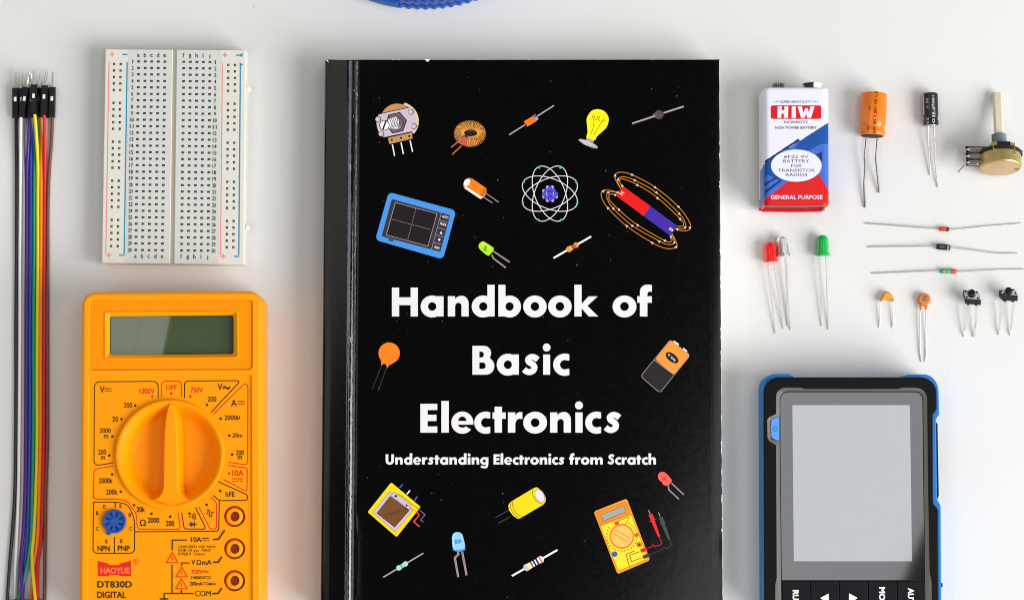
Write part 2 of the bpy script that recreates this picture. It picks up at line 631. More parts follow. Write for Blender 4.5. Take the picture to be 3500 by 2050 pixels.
# torn nicks at the top edge
pr = Pr(ZB, 0.004)
pr.poly([(1449, 203.5), (1453, 204.5), (1456, 209), (1460, 212), (1466, 210), (1468, 205), (1472, 203.2)], M_tear)
for x, w, d in ((1343, 9, 2.2), (1362, 5, 2.8), (1640, 7, 1.6), (1655, 4, 1.4), (1810, 9, 1.2), (2050, 6, 1.3), (2230, 8, 1.3)):
    pr.poly([(x - w / 2, 203.4), (x, 204.2 + d), (x + w / 2, 203.2)], M_tear)
pr.poly([(2449, 202.4), (2455, 206), (2458.5, 211), (2459.4, 203)], M_worn)
pr.mb.add([P(1113.5, 207.5, 14.15), P(1120, 206, 14.2), P(1124, 215, 14.35), P(1119, 211, 14.3)], [(0, 1, 2, 3)], M_tear)
for k in range(40):                                   # rubbed right edge
    y = rnd.uniform(260, 2040)
    r_ = right(y)
    L = rnd.uniform(6, 30)
    z = ZB - 0.02
    w = rnd.uniform(1.0, 2.6)
    pr.mb.add([P(r_ - w, y, zc(r_ - w, y) + .03), P(r_ + .2, y - 2, zc(r_, y) + .03), P(right(y + L) + .2, y + L, zc(right(y + L), y + L) + .03)], [(0, 1, 2)], M_tear if k % 3 else M_worn)
pr.build("torn_edge", book)["kind"] = "stuff"

# little flakes where the black has chipped off
pr = Pr(ZB, 0.0)
for k in range(70):
    x, y = rnd.uniform(1235, 2420), rnd.uniform(225, 2060)
    s = rnd.choice([.8, 1.0, 1.2, 1.5, 2.2])
    a = rnd.uniform(0, 6.28)
    pr.poly([(x + s * math.cos(a + q) * (1.0 if q % 2 else .6), y + s * 1.5 * math.sin(a + q)) for q in (0, 1.4, 3, 4.6)], M_specks if k % 4 else M_worn)
o = pr.build("chipped_flake", book)
o["kind"] = "stuff"

# ------------------------------------------------------------------ title: geometric bold letters
def g_ring(cx, cy, rx, ry, ri):
    return [(circ(cx, cy, rx, ry, 40), [circ(cx, cy, ri, ri * 1.02, 32)])]


def S_(pts, w):
    L, R = strip(smooth(pts, 7), w)
    return [(L + R[::-1], [])]


ARCH = lambda o: [([(o + 98, 0), (o + 150, 0), (o + 150, 92)] + circ(o + 102, 92, 48, 57, 10, 0, 8, 92) + [(o + 82, 147), (o + 64, 138), (o + 52, 124), (o + 52, 74)] + circ(o + 76, 74, 23, 25, 8, 0, 165, 15), [])]
R_ = lambda *a: [(rect(*a), [])]
GL = {
    'H': (187, R_(0, 0, 52, 208) + R_(135, 0, 187, 208) + R_(52, 82, 135, 138)),
    'a': (165, g_ring(83, 72, 83, 79, 30) + R_(113, 0, 165, 146)),
    'n': (150, R_(0, 0, 52, 146) + ARCH(0)),
    'h': (150, R_(0, 0, 52, 228) + ARCH(0)),
    'm': (248, R_(0, 0, 52, 146) + ARCH(0) + ARCH(98)),
    'd': (165, g_ring(83, 72, 83, 79, 30) + R_(113, 0, 165, 228)),
    'b': (165, R_(0, 0, 52, 228) + g_ring(82, 72, 83, 79, 30)),
    'o': (170, g_ring(85, 72, 85, 79, 31)),
    'k': (172, R_(0, 0, 52, 228) + [([(52, 92), (103, 145), (168, 145), (94, 77), (172, 0), (104, 0), (52, 58)], [])]),
    'f': (105, R_(19, 0, 73, 99) + R_(0, 99, 105, 146) + [([(19, 146), (19, 172)] + circ(73, 178, 54, 52, 8, 0, 172, 96) + [(90, 229), (105, 226), (105, 177), (92, 180), (80, 177), (73, 166), (73, 146)], [])]),
    'B': (158, [([(0, 0), (0, 208), (72, 208)] + circ(82, 156, 53, 52, 8, 0, 80, -38) + circ(98, 62, 60, 62, 10, 0, 52, -80) + [(84, 0)], [[(50, 124), (50, 166), (64, 166)] + circ(66, 145, 17, 21, 6, 0, 70, -70) + [(62, 124)], [(50, 42), (50, 88), (72, 88)] + circ(76, 65, 20, 23, 6, 0, 70, -70) + [(70, 42)]])]),
    's': (127, S_([(111, 108), (90, 124), (62, 127), (42, 111), (48, 91), (70, 77), (87, 56), (79, 31), (54, 19), (30, 24), (12, 39)], 43)),
    'i': (52, R_(0, 0, 52, 146) + [(circ(26, 196, 29, 29, 28), [])]),
    'c': (115, [(circ(83, 72, 83, 80, 24, 0, 67, 293) + [(115, 42)] + circ(83, 72, 34, 34, 16, 0, 298, 62) + [(115, 102)], [])]),
    'e': (160, [(circ(80, 72, 80, 80, 30, 0, -9, -0.1 + 320 - 0) if False else ([(160, 58)] + circ(80, 72, 80, 80, 30, 0, -4, 322) + [(107, 44)] + circ(80, 66, 34, 30, 10, 0, 320, 195) + [(47, 58)]), [[(51, 84), (110, 84)] + circ(80, 86, 30, 30, 10, 0, 12, 168)])]),
    'l': (54, R_(0, 0, 54, 228)),
    't': (95, R_(15, 0, 68, 187) + R_(0, 100, 15, 146) + R_(68, 100, 95, 146)),
    'r': (102, R_(0, 0, 52, 146) + [([(52, 68), (52, 122), (64, 140), (82, 149), (102, 147), (102, 98), (80, 101), (62, 92)], [])]),
    'E': (122, R_(0, 0, 52, 208) + R_(52, 163, 122, 208) + R_(52, 84, 116, 129) + R_(52, 0, 122, 45)),
    'U': (165, [([(0, 208), (52, 208), (52, 82)] + circ(82, 74, 30, 32, 10, 0, 175, 365) + [(113, 208), (165, 208), (165, 78)] + circ(82, 74, 83, 79, 18, 0, 0, -180), [])]),
    'g': (165, g_ring(83, 72, 83, 79, 30) + R_(113, -8, 165, 146) + S_([(139, -6), (128, -44), (90, -56), (14, -40)], 44)),
    'S': (140, S_([(126, 166), (92, 187), (54, 178), (42, 148), (64, 122), (98, 96), (106, 58), (74, 24), (9, 46)], 47)),
}


def put_glyph(pr, ch, x0, base, kx, ky):
    for outer, holes in GL[ch][1]:
        f = lambda q: [K5(x0 + x * kx, base - y * ky) for x, y in q]
        pr.poly(f(outer), M_white, [f(h) for h in holes])


K5 = CR(1240, 940, 2.1085)
TITLE = [
    (298, [('H', 210, 397), ('a', 417, 582), ('n', 613, 763), ('d', 785, 950), ('b', 977, 1140), ('o', 1156, 1325), ('o', 1336, 1505), ('k', 1525, 1697), ('o', 1800, 1972), ('f', 1978, 2083)]),
    (717, [('B', 790, 948), ('a', 965, 1125), ('s', 1150, 1277), ('i', 1300, 1350), ('c', 1372, 1488)]),
    (1134, [('E', 415, 537), ('l', 566, 620), ('e', 638, 797), ('c', 803, 918), ('t', 935, 1030), ('r', 1046, 1150), ('o', 1156, 1328), ('n', 1350, 1500), ('i', 1532, 1584), ('c', 1603, 1717), ('s', 1738, 1865)]),
]
pr = Pr(ZB, 0.002)
for basel, row in TITLE:
    for ch, x0, x1 in row:
        put_glyph(pr, ch, x0, basel, (x1 - x0) / GL[ch][0], 1.0)
pr.build("title_lettering", book, label="large white bold title lettering")
SUB = "Understanding Electronics from Scratch"
BEAR = {c: 13 for c in "HnhmdbkBilrEU"}
pos, x = [], 0
for ch in SUB:
    if ch == ' ':
        x += 78; continue
    w = GL[ch][0]
    lb = BEAR.get(ch, 6)
    pos.append((ch, x + lb, w)); x += w + lb + (13 if ch in "HnhmdaglUi" else 5)
k = (2113 - 165) / (pos[-1][1] + pos[-1][2] - pos[0][1])
pr = Pr(ZB, 0.002)
for ch, xx, w in pos:
    put_glyph(pr, ch, 165 + (xx - pos[0][1]) * k, 1363, k, 0.353)
pr.build("subtitle_lettering", book, label="small white bold subtitle line")

# ------------------------------------------------------------------ the printed pictures on the cover
def ink(name, *rgb):
    return mat("ink_" + name, rgb=rgb, rough=0.4, spec=0.3, vary=0.03)


I_blk = ink("black", 12, 8, 14); I_lil = ink("lilac_grey", 205, 188, 205); I_tan = ink("tan", 196, 142, 84)
I_wht = ink("white", 245, 240, 240); I_yel = ink("yellow", 255, 236, 10); I_yel2 = ink("deep_yellow", 246, 216, 0)
I_org = ink("orange", 240, 128, 8); I_orl = ink("light_orange", 255, 150, 50); I_cop = ink("copper", 220, 150, 76)
I_ros = ink("rose", 196, 86, 72); I_gry = ink("grey", 176, 158, 166); I_dgr = ink("dark_grey", 58, 50, 56)
I_mgr = ink("mid_grey", 112, 92, 100); I_blu = ink("sky_blue", 70, 146, 226); I_ind = ink("indigo", 60, 34, 160)
I_red = ink("red", 226, 8, 16); I_cyn = ink("cyan", 38, 168, 190); I_vio = ink("violet", 84, 74, 210)
I_grn = ink("lime", 178, 236, 18); I_gr2 = ink("dark_lime", 104, 168, 40); I_brn = ink("brown", 118, 70, 24)
I_lbl = ink("pale_blue", 146, 206, 255); I_mbl = ink("mid_blue", 80, 150, 220); I_mint = ink("mint", 160, 226, 200)
I_pnk = ink("pink", 250, 196, 180); I_sal = ink("salmon", 255, 92, 84); I_amb = ink("amber", 250, 172, 40)
I_peach = ink("peach", 255, 192, 96); I_pur = ink("purple", 110, 44, 140); I_slg = ink("slate", 66, 64, 72)
I_lcd = ink("display_grey", 156, 166, 160)
K1 = CR(1240, 320, 4.342); K2 = CR(1700, 320, 3.6); K3 = CR(1240, 560, 3.884); K4 = CR(1740, 540, 3.6894)
K6 = CR(1200, 1600, 3.28); K7 = CR(1800, 1580, 3.1397); K8 = CR(2160, 1140, 6.708); K9 = CR(1680, 1640, 4.1)


def L(pr, C, w, m, *pts, closed=False, sm=0):
    q = smooth(pts, sm) if sm else pts
    pr.line(mp(C, *q), w, m, closed)


def D(pr, C, x, y, r, m, ry=None, rot=0, n=24):
    cx, cy = C(x, y)
    s = C(1, 0)[0] - C(0, 0)[0]
    pr.disc(cx, cy, r * s, m, None if ry is None else ry * s, rot, n)


def RG(pr, C, x, y, r, w, m, ry=None, rot=0):
    cx, cy = C(x, y)
    s = C(1, 0)[0] - C(0, 0)[0]
    pr.ring(cx, cy, r * s, w, m, None if ry is None else ry * s, rot)


def G(pr, C, m, *pts, sm=0, r=0):
    q = list(pts)
    if sm:
        q = smooth(q + [q[0]], sm)[:-1]
    q = mp(C, *q)
    if r:
        q = fillet(q, r)
    pr.poly(q, m)


# potentiometer
p = Pr(ZB)
G(p, K1, I_tan, *circ(510, 400, 248, 248, 30, 0, 190, 310), (690, 240), (270, 320))
G(p, K1, ink("cream", 214, 200, 160), *circ(520, 410, 312, 290, 16, 0, -70, 40), *circ(500, 410, 285, 262, 16, 0, 40, -70))
G(p, K1, I_lil, (235, 312), (690, 210), (760, 270), (790, 420), (800, 520), (760, 555), (310, 650), (240, 590), (205, 470), (205, 380), r=5)
L(p, K1, 2.6, I_blk, (240, 306), (690, 206))
for x, y in ((228, 382), (715, 275), (758, 485), (275, 598)):
    D(p, K1, x, y, 44, I_blk); D(p, K1, x - 4, y, 36, I_lil)
G(p, K1, I_blk, (375, 318), (550, 275), (655, 400), (600, 560), (440, 595), (345, 470))
G(p, K1, I_mgr, (390, 328), (545, 290), (638, 402), (590, 548), (446, 578), (362, 465))
D(p, K1, 500, 440, 105, I_blk); D(p, K1, 495, 440, 96, I_gry); D(p, K1, 520, 430, 74, I_mgr)
G(p, K1, I_wht, (375, 385), (490, 350), (545, 400), (540, 490), (500, 520), (385, 520))
for k in range(6):
    L(p, K1, 2.2, I_blk, (400 + 26 * k, 380 - 5 * k), (425 + 24 * k, 450 - 6 * k), (405 + 24 * k, 520 - 4 * k), sm=4)
D(p, K1, 322, 472, 76, I_blk); D(p, K1, 322, 472, 66, I_wht)
L(p, K1, 5.5, I_blk, (298, 535), (346, 405))
G(p, K1, I_blk, (360, 648), (735, 568), (740, 590), (372, 668)); G(p, K1, I_tan, (372, 660), (730, 578), (738, 670), (395, 750))
for x, y in ((430, 690), (565, 660), (690, 633)):
    D(p, K1, x, y, 24, ink("gold", 214, 170, 96)); D(p, K1, x, y, 18, I_blk)
for a, b in (((438, 755), (472, 925)), ((568, 728), (602, 898)), ((702, 698), (738, 866))):
    L(p, K1, 4.2, I_wht, a, b)
p.build("printed_potentiometer", book)
# toroid coil
p = Pr(ZB)
D(p, K1, 1590, 590, 215, ink("rust", 84, 40, 22), ry=165)
G(p, K1, I_ros, (1410, 690), (1500, 640), (1640, 690), (1720, 700), (1700, 760), (1600, 780), (1500, 775), (1420, 735))
for k in range(46):
    a = 2 * math.pi * k / 46
    if 1.85 < a < 2.4:
        continue
    co, si = math.cos(a), math.sin(a)
    tw = 0.16
    x0, y0 = 1600 + 98 * math.cos(a + tw), 585 + 50 * math.sin(a + tw)
    x2, y2 = 1590 + 236 * co, 600 + (196 if si > 0 else 200) * si
    xm, ym = (x0 + x2) / 2 + 6 * si, (y0 + y2) / 2 - 30
    L(p, K1, 2.3, I_cop if k % 3 else I_amb, (x0, y0), (xm, ym), (x2, y2), sm=4)
D(p, K1, 1605, 598, 92, I_blk, ry=34)
L(p, K1, 4.2, ink("copper_dark", 178, 112, 54), (1510, 640), (1310, 800)); L(p, K1, 4.2, ink("copper_dark", 178, 112, 54), (1465, 775), (1325, 905))
p.build("printed_toroid_coil", book)


def lead(p, C, w, m, a, b):
    L(p, C, w, m, a, b)


# glass diode, light bulb, round component
p = Pr(ZB)
lead(p, K2, 4.6, I_gry, (145, 508), (340, 385)); lead(p, K2, 4.6, I_gry, (490, 280), (696, 148))
G(p, K2, I_mgr, (435, 275), (462, 250), (508, 315), (478, 345)); G(p, K2, I_gry, (455, 300), (490, 285), (505, 315), (478, 335))
G(p, K2, I_org, (325, 345), (437, 278), (478, 342), (368, 408)); G(p, K2, ink("hot_orange", 250, 112, 26), (340, 362), (450, 300), (468, 328), (358, 392))
p.build("printed_glass_diode", book)
p = Pr(ZB)
G(p, K2, I_yel, (1235, 192), (1310, 215), (1362, 280), (1368, 345), (1340, 420), (1290, 470), (1225, 530), (1195, 575), (1100, 545), (1110, 480), (1105, 410), (1098, 330), (1115, 270), (1165, 210), sm=5)
for a in (((1148, 500), (1178, 430), (1188, 320), (1170, 290), (1182, 265), (1196, 285), (1188, 312), (1225, 322), (1232, 290), (1250, 285), (1258, 305), (1240, 325), (1290, 345), (1300, 320), (1320, 315), (1325, 340), (1290, 348), (1215, 460), (1188, 515)),):
    L(p, K2, 1.5, I_blk, *a, sm=4)
G(p, K2, I_gry, (1098, 545), (1190, 575), (1180, 605), (1088, 578)); L(p, K2, 1.6, I_blk, (1085, 583), (1182, 612))
D(p, K2, 1118, 618, 128, I_lil, ry=30, rot=23); L(p, K2, 1.5, I_blk, (1005, 580), (1090, 640), (1235, 665), sm=4)
p.build("printed_light_bulb", book)
p = Pr(ZB)
lead(p, K2, 5.6, I_gry, (1658, 370), (1930, 280)); lead(p, K2, 5.6, I_gry, (2045, 240), (2292, 160))
G(p, K2, I_gry, (1920, 255), (1950, 245), (1965, 300), (1930, 295)); D(p, K2, 1990, 262, 57, I_dgr); D(p, K2, 1985, 260, 50, ink("warm_grey", 82, 70, 70))
p.build("printed_round_diode", book)
# orange capacitor
p = Pr(ZB)
lead(p, K3, 2.6, I_gry, (1640, 395), (1808, 512)); lead(p, K3, 2.6, I_gry, (1600, 440), (1722, 520))
G(p, K3, I_org, (1345, 325), (1330, 280), (1350, 225), (1400, 188), (1445, 192), (1640, 325), (1642, 390), (1605, 450), (1570, 465), r=4)
G(p, K3, I_wht, (1365, 300), (1590, 445), (1570, 466), (1545, 458), (1350, 325)); D(p, K3, 1385, 250, 52, I_wht, ry=42, rot=-55)
L(p, K3, 1.0, I_blk, (1382, 232), (1392, 250)); L(p, K3, 1.4, I_blk, (1440, 195), (1432, 245), (1385, 300), sm=4)
L(p, K3, 1.4, I_blk, (1630, 335), (1618, 380), (1575, 430), sm=4); L(p, K3, 1.4, I_blk, (1612, 322), (1600, 370), (1560, 418), sm=4)
p.build("printed_orange_capacitor", book)
# oscilloscope
p = Pr(ZB)
G(p, K3, I_blu, (345, 375), (1240, 620), (1065, 1268), (165, 1010), r=16)
G(p, K3, ink("case_dark", 52, 44, 58), (385, 468), (1160, 682), (1030, 1168), (250, 962), r=5)
G(p, K3, ink("case_dark", 52, 44, 58), (340, 990), (410, 1008), (400, 1032), (350, 1020))
G(p, K3, ink("screen_black", 14, 9, 14), (432, 515), (985, 662), (865, 1092), (312, 945))
L(p, K3, 1.7, I_gry, (432, 515), (985, 662), (865, 1092), (312, 945), closed=True)
def dash(a, b, n, w):
    for k in range(n):
        t0, t1 = k / n, (k + .55) / n
        L(p, K3, w, I_gry, (a[0] + (b[0] - a[0]) * t0, a[1] + (b[1] - a[1]) * t0), (a[0] + (b[0] - a[0]) * t1, a[1] + (b[1] - a[1]) * t1))
dash((705, 590), (595, 1015), 16, 1.6); dash((385, 735), (905, 875), 24, 1.6)
L(p, K3, 1.5, I_gry, (1042, 650), (912, 1135))
for k in range(4):
    x, y = 1042 - 27 * (k + 1), 650 + 98 * (k + 1)
    L(p, K3, 1.4, I_gry, (x + 3, y), (x + 110, y + 28))
for s, x, y, w, h in (("AUTO", 1095, 705, 84, 30), ("MODE", 1068, 803, 84, 30), ("RUN", 985, 1112, 62, 30)):
    cx, cy = K3(x, y); p.text(s, cx, cy, w / 3.884, h / 3.884, I_wht, 15, .03)
G(p, K3, I_wht, (1042, 892), (1056, 934), (1020, 926)); G(p, K3, I_wht, (1000, 990), (1036, 998), (1010, 1032))
p.build("printed_oscilloscope", book)


def led(p, C, body, dark, chip, lens, base, leads, w):
    for q in leads:
        L(p, C, w, I_gry, *q); L(p, C, w * .3, I_mgr, *q)
    G(p, C, dark, *base, r=2)
    G(p, C, body, *lens, sm=4)
    G(p, C, chip[0], *chip[1])


p = Pr(ZB)
led(p, K3, I_grn, I_gr2, (I_gr2, [(1620, 1090), (1665, 1075), (1640, 1120), (1650, 1165), (1595, 1150)]), [(1545, 1060), (1590, 1030), (1640, 1050), (1725, 1110), (1730, 1150), (1680, 1210), (1650, 1212), (1560, 1140), (1538, 1100)], [(1690, 1085), (1738, 1110), (1742, 1155), (1670, 1222), (1630, 1205)], [[(1740, 1165), (1950, 1305)], [(1712, 1210), (1735, 1255), (1900, 1380)]], 5.0)
L(p, K3, 2.4, ink("pale_lime", 226, 255, 150), (1580, 1055), (1640, 1078), (1690, 1120), sm=4)
p.build("printed_green_led", book)
# atom
p = Pr(ZB)
for a in (22, -22, 68, 112):
    RG(p, K4, 515, 450, 368, 2.5, I_wht, ry=190, rot=a)
for x, y in ((378, 122), (647, 125), (187, 302), (845, 302), (175, 567), (860, 566), (370, 780), (655, 780)):
    D(p, K4, x, y, 15, I_cyn)
for x, y in ((487, 370), (545, 370), (440, 415), (595, 490), (440, 492), (485, 535), (548, 535)):
    D(p, K4, x, y, 21, ink("pale_violet", 190, 170, 240))
for x, y in ((515, 385), (470, 415), (560, 415), (445, 455), (590, 455), (470, 495), (560, 495), (515, 520), (480, 455), (550, 455), (515, 455)):
    D(p, K4, x, y, 30, I_vio); RG(p, K4, x, y, 26, 1.0, ink("navy", 50, 38, 150))
L(p, K4, 2.5, ink("pale_violet", 190, 170, 240), (478, 430), (470, 455), (482, 480), sm=3); L(p, K4, 2.5, ink("pale_violet", 190, 170, 240), (556, 430), (562, 455), (552, 480), sm=3)
p.build("printed_atom", book)
# bar magnet with field lines
p = Pr(ZB)
FL = [
    [(1410, 390), (1355, 300), (1335, 225), (1400, 180), (1555, 215), (1850, 375), (2140, 620), (2270, 800), (2285, 885), (2225, 920), (2110, 905)],
    [(1410, 390), (1372, 310), (1375, 265), (1440, 238), (1590, 285), (1862, 440), (2150, 705), (2225, 830), (2215, 885), (2110, 890)],
    [(1425, 360), (1393, 295), (1430, 265), (1620, 340), (1875, 505), (2160, 770), (2198, 850), (2120, 865)],
    [(1375, 435), (1250, 405), (1180, 415), (1165, 490), (1245, 630), (1480, 855), (1800, 1065), (1980, 1140), (2100, 1130), (2115, 1080), (2055, 955)],
    [(1375, 435), (1270, 425), (1235, 445), (1240, 520), (1312, 635), (1550, 850), (1890, 1045), (2000, 1090), (2080, 1070), (2060, 960)],
    [(1340, 470), (1290, 455), (1258, 480), (1275, 540), (1380, 650), (1620, 845), (1960, 1040), (2040, 1055), (2055, 1010), (2040, 960)],
]
for q in FL:
    L(p, K4, 2.2, ink("field_orange", 222, 140, 24), *q, sm=7)
G(p, K4, I_red, (1440, 358), (1785, 608), (1695, 732), (1352, 478)); G(p, K4, I_ind, (1785, 608), (2122, 858), (2035, 982), (1695, 732))
for x, y, a in ((1338, 218, -80), (1555, 215, 25), (1375, 270, -80), (1590, 285, 30), (1425, 350, -120), (1620, 345, 35), (1845, 375, 35), (1862, 440, 38), (1875, 510, 40), (2140, 620, 50), (2150, 708, 52), (2160, 775, 55), (2280, 885, 95), (2220, 880, 95), (2115, 900, 190), (1185, 420, 200), (1248, 435, 190), (1335, 465, 200), (1245, 630, 235), (1312, 635, 235), (1382, 648, 235), (1480, 855, 225), (1550, 852, 222), (1618, 845, 220), (1800, 1068, 210), (1890, 1052, 210), (1960, 1040, 210), (2100, 1125, 160), (2080, 1070, 140), (2040, 1000, 100), (1365, 435, 180)):
    c, s = math.cos(math.radians(a)), math.sin(math.radians(a))
    G(p, K4, I_pnk, *[(x + u * c - v * s, y + u * s + v * c) for u, v in ((22, 0), (-16, 17), (-16, -17))])
cx, cy = K4(1422, 445); p.text("N", cx, cy, 12, 14, I_pnk, -55, .03)
cx, cy = K4(2043, 902); p.text("S", cx, cy, 9, 15, I_wht, 128, .03)
p.build("printed_bar_magnet", book)


def axial(name, C, a, b, w, body, segs, lm=None):
    """Axial resistor between two lead ends; segs are (t0, t1, half width px, ink)."""
    p = Pr(ZB)
    A, B = Vector(C(*a)), Vector(C(*b))
    d = (B - A).normalized(); nrm = Vector((-d.y, d.x))
    p.line([tuple(A), tuple(B)], w, lm or I_wht)
    for s in segs:
        t0, t1, hw, m = s
        q = [A + d * t0 + nrm * hw, A + d * t1 + nrm * hw, A + d * t1 - nrm * hw, A + d * t0 - nrm * hw]
        p.poly(fillet([tuple(v) for v in q], min(hw * .8, (t1 - t0) * .48), 5) if len(s) == 4 and m in body else [tuple(v) for v in q], m)
    p.build(name, book)


axial("printed_orange_resistor", K4, (560, 1262), (1035, 990), 6.4, (I_orl,), [(52, 70, 9.5, I_orl), (66, 86, 7.5, ink("dark_orange", 214, 130, 60)), (82, 97, 9.5, I_orl), (67, 70, 8.5, I_yel), (73, 76, 7.5, I_pur), (78, 81, 7.5, I_blk), (84, 87, 8, I_brn)])
# disc capacitor
p = Pr(ZB)
L(p, K5, 1.6, ink("dim_lead", 70, 60, 62), (130, 660), (100, 740), (68, 822)); L(p, K5, 1.6, ink("dim_lead", 70, 60, 62), (172, 662), (145, 740), (110, 830))
G(p, K5, I_org, *(circ(190, 562, 77, 77, 26, 0, 142, 413) + [(205, 642), (188, 650), (177, 668), (166, 644), (153, 637), (141, 644), (134, 654), (132, 625)]))
p.build("printed_disc_capacitor", book)
# nine volt battery
p = Pr(ZB)
G(p, K8, I_wht, (960, 155), (1080, 235), (1055, 275), (950, 190)); G(p, K8, I_wht, (1190, 325), (1270, 395), (1250, 450), (1150, 355))
q = fillet(mp(K8, (880, 130), (1345, 490), (640, 1365), (190, 975)), [9, 12, 12, 12])
p.poly(q, I_gry); q2 = inset(q, 1.6); p.poly(q2, ink("battery_dark", 26, 18, 26))
G(p, K8, I_orl, (885, 150), (1325, 495), (955, 945), (535, 580), r=8)
L(p, K8, 2.2, I_gry, (510, 600), (955, 930))
D(p, K8, 920, 550, 175, I_blk, ry=92, rot=38)
cx, cy = K8(850, 490); p.text("9", cx, cy, 6.5, 7.5, I_wht, 35, .01)
cx, cy = K8(945, 575); p.text("Volts", cx, cy, 20, 8.5, I_wht, 38, .01)
p.build("printed_battery", book)
# piezo plate
p = Pr(ZB)
for a, b, m in (((545, 215), (578, 178), I_vio), ((625, 290), (660, 245), I_wht), ((710, 360), (742, 312), I_vio)):
    L(p, K6, 4.6, m, a, b)
G(p, K6, I_yel2, (450, 155), (780, 430), (510, 768), (185, 488), r=5)
G(p, K6, I_lil, (435, 258), (690, 465), (495, 710), (242, 492), r=4); L(p, K6, 1.2, I_slg, (435, 258), (690, 465), (495, 710), (242, 492), closed=True)
G(p, K6, I_lil, (478, 258), (678, 415), (650, 465), (450, 300), r=4); L(p, K6, 1.1, I_slg, (478, 258), (678, 415), (650, 465), (450, 300), closed=True)
G(p, K6, I_brn, (440, 312), (650, 470), (488, 656), (290, 500)); L(p, K6, 2.0, I_blk, (440, 312), (650, 470), (488, 656), (290, 500), closed=True)
for k in range(9):
    L(p, K6, 1.2, ink("dark_brown", 84, 46, 18), (360 + 28 * k, 560 - 12 * k + 10), (400 + 26 * k, 500 - 8 * k), (450 + 20 * k, 520 - 4 * k), sm=4)
G(p, K6, I_blk, (500, 292), (520, 306), (500, 325), (486, 310)); G(p, K6, I_blk, (618, 398), (640, 412), (630, 428), (610, 412))
L(p, K6, 1.6, I_blk, (525, 280), (765, 460)); L(p, K6, 3.0, I_slg, (765, 465), (825, 520), (775, 575), (808, 602)); L(p, K6, 1.0, I_gry, (775, 470), (832, 518), (782, 574), (812, 600))
L(p, K6, 1.6, I_sal, (628, 408), (735, 490)); L(p, K6, 4.4, ink("wire_red", 240, 56, 48), (735, 490), (765, 522), (702, 596), (768, 652))
p.build("printed_piezo_disc", book)
axial("printed_blue_resistor", K6, (360, 1218), (810, 948), 4.6, (I_mint,), [(54, 72, 8.5, I_mint), (68, 84, 6.8, I_mint), (80, 97, 8.5, I_mint), (71, 74, 7.5, ink("band_blue", 40, 110, 190)), (77, 79, 6.5, I_amb), (82, 84, 7, I_amb)], I_gry)
p = Pr(ZB)
led(p, K6, I_lbl, I_mbl, (I_mbl, [(1155, 800), (1232, 792), (1238, 830), (1165, 850)]), [(1130, 770), (1150, 725), (1195, 712), (1240, 730), (1258, 775), (1275, 880), (1210, 908), (1145, 895)], [(1138, 870), (1280, 870), (1280, 912), (1215, 935), (1145, 920)], [[(1245, 930), (1295, 1195)], [(1195, 935), (1205, 960), (1163, 1000), (1202, 1215)]], 6.6)
L(p, K6, 2.6, ink("ice", 200, 232, 255), (1150, 880), (1145, 790), (1165, 742), sm=4); L(p, K6, 1.2, I_lbl, (1175, 812), (1210, 830))
p.build("printed_blue_led", book)
# yellow capacitor
p = Pr(ZB)
L(p, K9, 3.2, I_dgr, (240, 420), (55, 525)); L(p, K9, 3.2, ink("dim_olive", 58, 52, 34), (270, 505), (95, 605))
G(p, K9, I_yel2, (250, 320), (290, 290), (600, 105), (640, 98), (720, 165), (762, 250), (755, 305), (720, 345), (440, 510), (375, 545), (300, 495), (245, 420), (235, 355), r=4)
D(p, K9, 672, 220, 104, I_yel2, ry=62, rot=62); D(p, K9, 675, 220, 95, I_slg, ry=62, rot=62); D(p, K9, 675, 220, 90, ink("lid_white", 226, 224, 236), ry=57, rot=62)
for q in (((265, 320), (270, 400), (330, 490), (390, 530)), ((292, 295), (300, 380), (355, 470), (432, 512)), ((588, 125), (575, 190), (620, 280), (705, 335))):
    L(p, K9, 1.8, ink("olive_line", 92, 84, 10), *q, sm=5)
p.build("printed_yellow_capacitor", book)
axial("printed_white_resistor", K9, (285, 1340), (925, 975), 6.4, (I_lil, I_wht), [(48, 70, 12, I_lil), (62, 116, 10, I_wht), (64, 70, 11, I_yel), (76, 81, 10.5, I_pur), (86, 92, 10.5, I_blk), (97, 103, 10.5, I_blk), (103, 123, 12, I_wht), (110, 116, 12, ink("band_orange", 226, 120, 70))])
p = Pr(ZB)
led(p, K7, I_sal, ink("led_red", 240, 50, 50), (ink("led_red", 240, 30, 36), [(1455, 160), (1500, 145), (1495, 195), (1450, 190)]), [(1410, 160), (1415, 120), (1450, 100), (1490, 110), (1552, 180), (1545, 220), (1500, 245), (1465, 235), (1450, 205), (1425, 190)], [(1520, 150), (1556, 185), (1550, 220), (1500, 250), (1470, 235)], [[(1555, 220), (1688, 345)], [(1520, 240), (1525, 290), (1635, 392)]], 4.2)
p.build("printed_red_led", book)
# multimeter with probes
p = Pr(ZB)
L(p, K7, 2.2, I_red, (1300, 915), (1340, 905), (1352, 880), (1378, 900), (1400, 890), (1420, 888), (1448, 860), (1425, 800), sm=4)
L(p, K7, 2.2, I_dgr, (1320, 985), (1400, 955), (1460, 925), (1480, 905), (1500, 920), (1540, 905), (1552, 870), (1530, 820), sm=4)
G(p, K7, ink("meter_orange", 250, 158, 40), (720, 525), (1075, 385), (1325, 1045), (975, 1195), r=8)
G(p, K7, ink("meter_yellow", 255, 222, 40), (790, 680), (1125, 560), (1305, 1030), (985, 1160), r=3); L(p, K7, 1.3, I_brn, (790, 680), (1125, 560), (1305, 1030), (985, 1160), closed=True)
G(p, K7, ink("meter_head", 255, 138, 20), (745, 535), (1062, 418), (1112, 545), (790, 665)); L(p, K7, 1.2, I_brn, (745, 535), (1062, 418), (1112, 545), (790, 665), closed=True)
